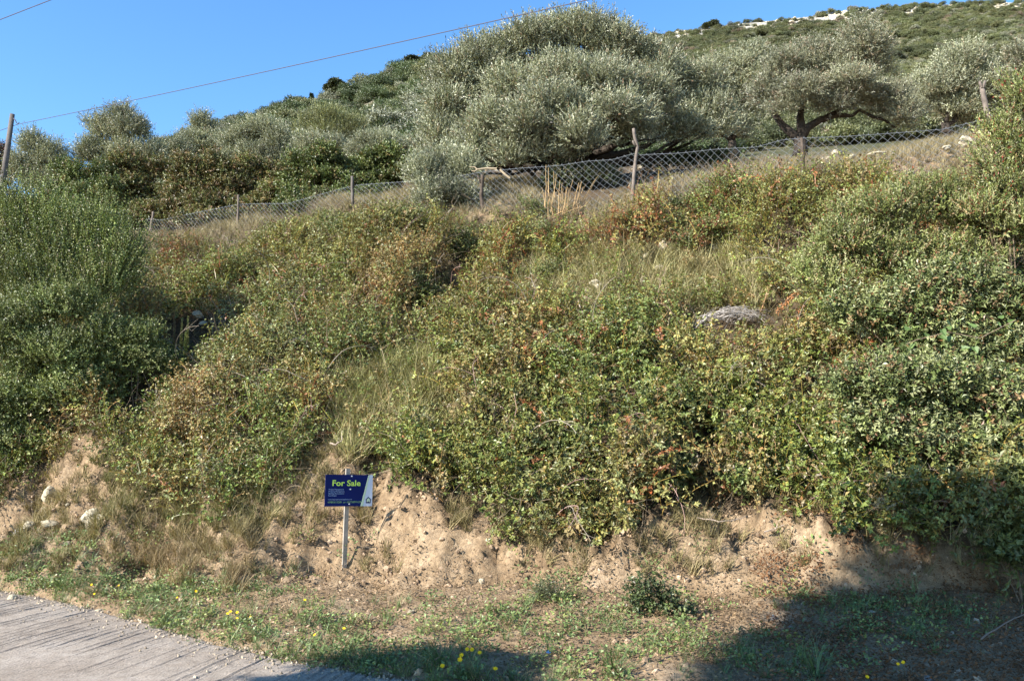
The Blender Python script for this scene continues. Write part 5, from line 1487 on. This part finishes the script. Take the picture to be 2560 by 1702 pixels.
# separate bare branches and canes
BRN = [
    ('curved pale dead branch above the sale board', [(825, 1108), (840, 1112), (855, 1100), (865, 1078)], 2.2, .30, 1.0),
    ('crooked root hanging out left of the sale board', [(738, 1292), (755, 1285), (765, 1265), (770, 1255)], 3.2, .05, 1.2),
    ('brown branch sticking out over the dark hole in the bramble', [(1260, 1252), (1320, 1248), (1365, 1236), (1402, 1226)], 2.6, .35, .55),
    ('long reddish bramble cane slanting across the middle of the bank', [(1148, 940), (1200, 965), (1270, 985), (1340, 1020), (1375, 1045)], 1.6, .38, .75),
    ('grey bramble cane slanting below the long reddish cane', [(1165, 1026), (1210, 1038), (1262, 1060)], 1.4, .36, .9),
    ('thin cane curving upward right of the long reddish cane', [(1338, 985), (1390, 960), (1430, 940)], 1.3, .38, .9),
    ('bare stem arching over the dark hollow on the left', [(405, 838), (425, 855), (450, 872), (475, 900), (490, 920)], 1.8, .35, 1.0),
    ('pale arched cane low in the dark shrub on the left', [(300, 888), (340, 874), (390, 884), (425, 905)], 1.4, .4, 1.0),
    ('dead pale stem standing in the slope left of the twig heap', [(1440, 760), (1460, 810), (1475, 850), (1497, 882)], 1.7, .35, 1.25),
    ('short dead stem crossing the standing pale stem', [(1474, 765), (1466, 800), (1462, 840)], 1.4, .35, 1.2),
    ('bent dry stem rising from the twig heap', [(1700, 750), (1722, 762), (1735, 780), (1748, 805)], 1.7, .3, 1.1),
    ('dry twig lying under the right hand bramble edge', [(1740, 1292), (1805, 1304), (1860, 1292)], 1.6, .2, .9),
    ('pale dry stick on the face of the right earth cut', [(1912, 1330), (1935, 1322), (1960, 1314)], 1.8, .15, 1.3),
    ('straw coloured stick on the bare earth near the wispy bush', [(1365, 1472), (1382, 1482), (1400, 1491)], 2.0, .06, 1.4),
    ('long thin dark stem leaning in the deep shade on the right', [(2500, 1610), (2525, 1550), (2555, 1500)], 2.0, .35, .6),
    ('forked pale branch lying along the fence top under the largest olive', None, 0, 0, 0)]
for lab, path, rp, dz, tone in BRN:
    if path is None:
        Y = 17.7
        q0 = P(1205, 428, Y); mb = MB(); k_ = Y / FPX
        for pth_, ra in (([(1242, 422), (1215, 421), (1193, 424)], (2.6, 2.2, 2)), ([(1193, 424), (1187, 418), (1174, 418)], (2, 1.6, 1)), ([(1193, 424), (1186, 429), (1178, 427)], (1.8, 1.4, 1)), ([(1250, 424), (1262, 436), (1275, 446)], (3, 3, 2.5))):
            mb.tube(np.array([P(a, b, Y) for a, b in pth_]) - q0, np.array(ra) * k_, 6, (.42, .33, .22))
    else:
        q0 = hit(*path[len(path) // 2], dz); k_ = q0[1] / FPX; rr = np.random.default_rng(len(lab))
        pts = np.array([hit(a, b, dz) for a, b in path]); pts[:, 1] = pts[:, 1] * .6 + q0[1] * .4
        n = 10; s = np.linspace(0, len(pts) - 1, n); pp_ = np.stack([np.interp(s, np.arange(len(pts)), pts[:, i]) for i in range(3)], 1) + rr.normal(size=(n, 3)) * .006
        mb = MB(); mb.tube(pp_ - q0, rp * k_ * np.linspace(1.1, .6, n), 5, np.array([.33, .26, .20]) * tone)
        for j in range(2):
            e = pp_[rr.integers(2, 8)]; mb.tube(np.array([e, e + rr.normal(size=3) * .06 + np.array([0, 0, .04])]) - q0, rp * k_ * np.array([.5, .3]), 4, np.array([.33, .26, .20]) * tone)
    o = ob('branch', mb.mesh('branch', M_DRY, col=True), None, q0); tag(o, lab, 'branch', 'bare branches and canes')

# long grass tufts on the verge that read one by one
for a, b, s_, lab in ((1535, 1690, 1.7, 'tuft of long green grass in the sunny verge at the bottom'), (1100, 1668, 1.6, 'tuft with long dry bent stems beside the road tip'), (395, 1445, 1.2, 'small grass tuft standing on the left verge'), (735, 1425, 1.3, 'fine grass tuft on bare earth left of the stake'), (150, 1475, 1.3, 'grass tuft at the road edge right of the tan stone'), (2040, 1690, 1.7, 'dark grass tuft in the shade at the bottom right of the white angular stone')):
    q = hit(a, b); me = tuft('blades', a, 60, .2, .0045, .75, M_LEAF, .8)
    at = me.attributes['tone']; cc_ = np.empty(len(me.polygons) * 4, np.float32); at.data.foreach_get('color', cc_); cc_ = cc_.reshape(-1, 4); cc_[:, :3] *= np.array([.10, .145, .05]) if a != 735 else np.array([.15, .16, .08]); at.data.foreach_set('color', cc_.ravel())
    t = empty('grass_tuft', q, lab, 'grass tuft', 'grass tufts on the verge')
    o = ob('blades', me, t, kind='stuff'); o.scale = (s_, s_, s_)
    if a == 1100:
        rr = np.random.default_rng(5)
        for path in ([(1050, 1700), (1075, 1640), (1068, 1600)], [(1090, 1695), (1105, 1620), (1075, 1560)], [(1100, 1670), (1055, 1640), (1020, 1620)], [(1180, 1680), (1185, 1640), (1200, 1610)]):
            mb = MB(); mb.tube(np.array([P(x, y_, q[1] - .02) for x, y_ in path]) - q, (.004, .003, .002), 4, (.3, .26, .13)); ob('dry_stem', mb.mesh('dry_stem', M_DRY, col=True), t)
# bottle cap
q = hit(1371, 1631)
mb = MB(); mb.tube(np.array([(0, 0, 0), (0, 0, .012), (0, 0, .013)]), (.019, .018, .012), 14)
o = ob('bottle_cap', mb.mesh('bottle_cap', M_BLUE), None, q + np.array([0, 0, .006])); o.rotation_euler = (R(50), 0, .3)
tag(o, 'small light blue bottle cap lying on the sunny verge', 'bottle cap')
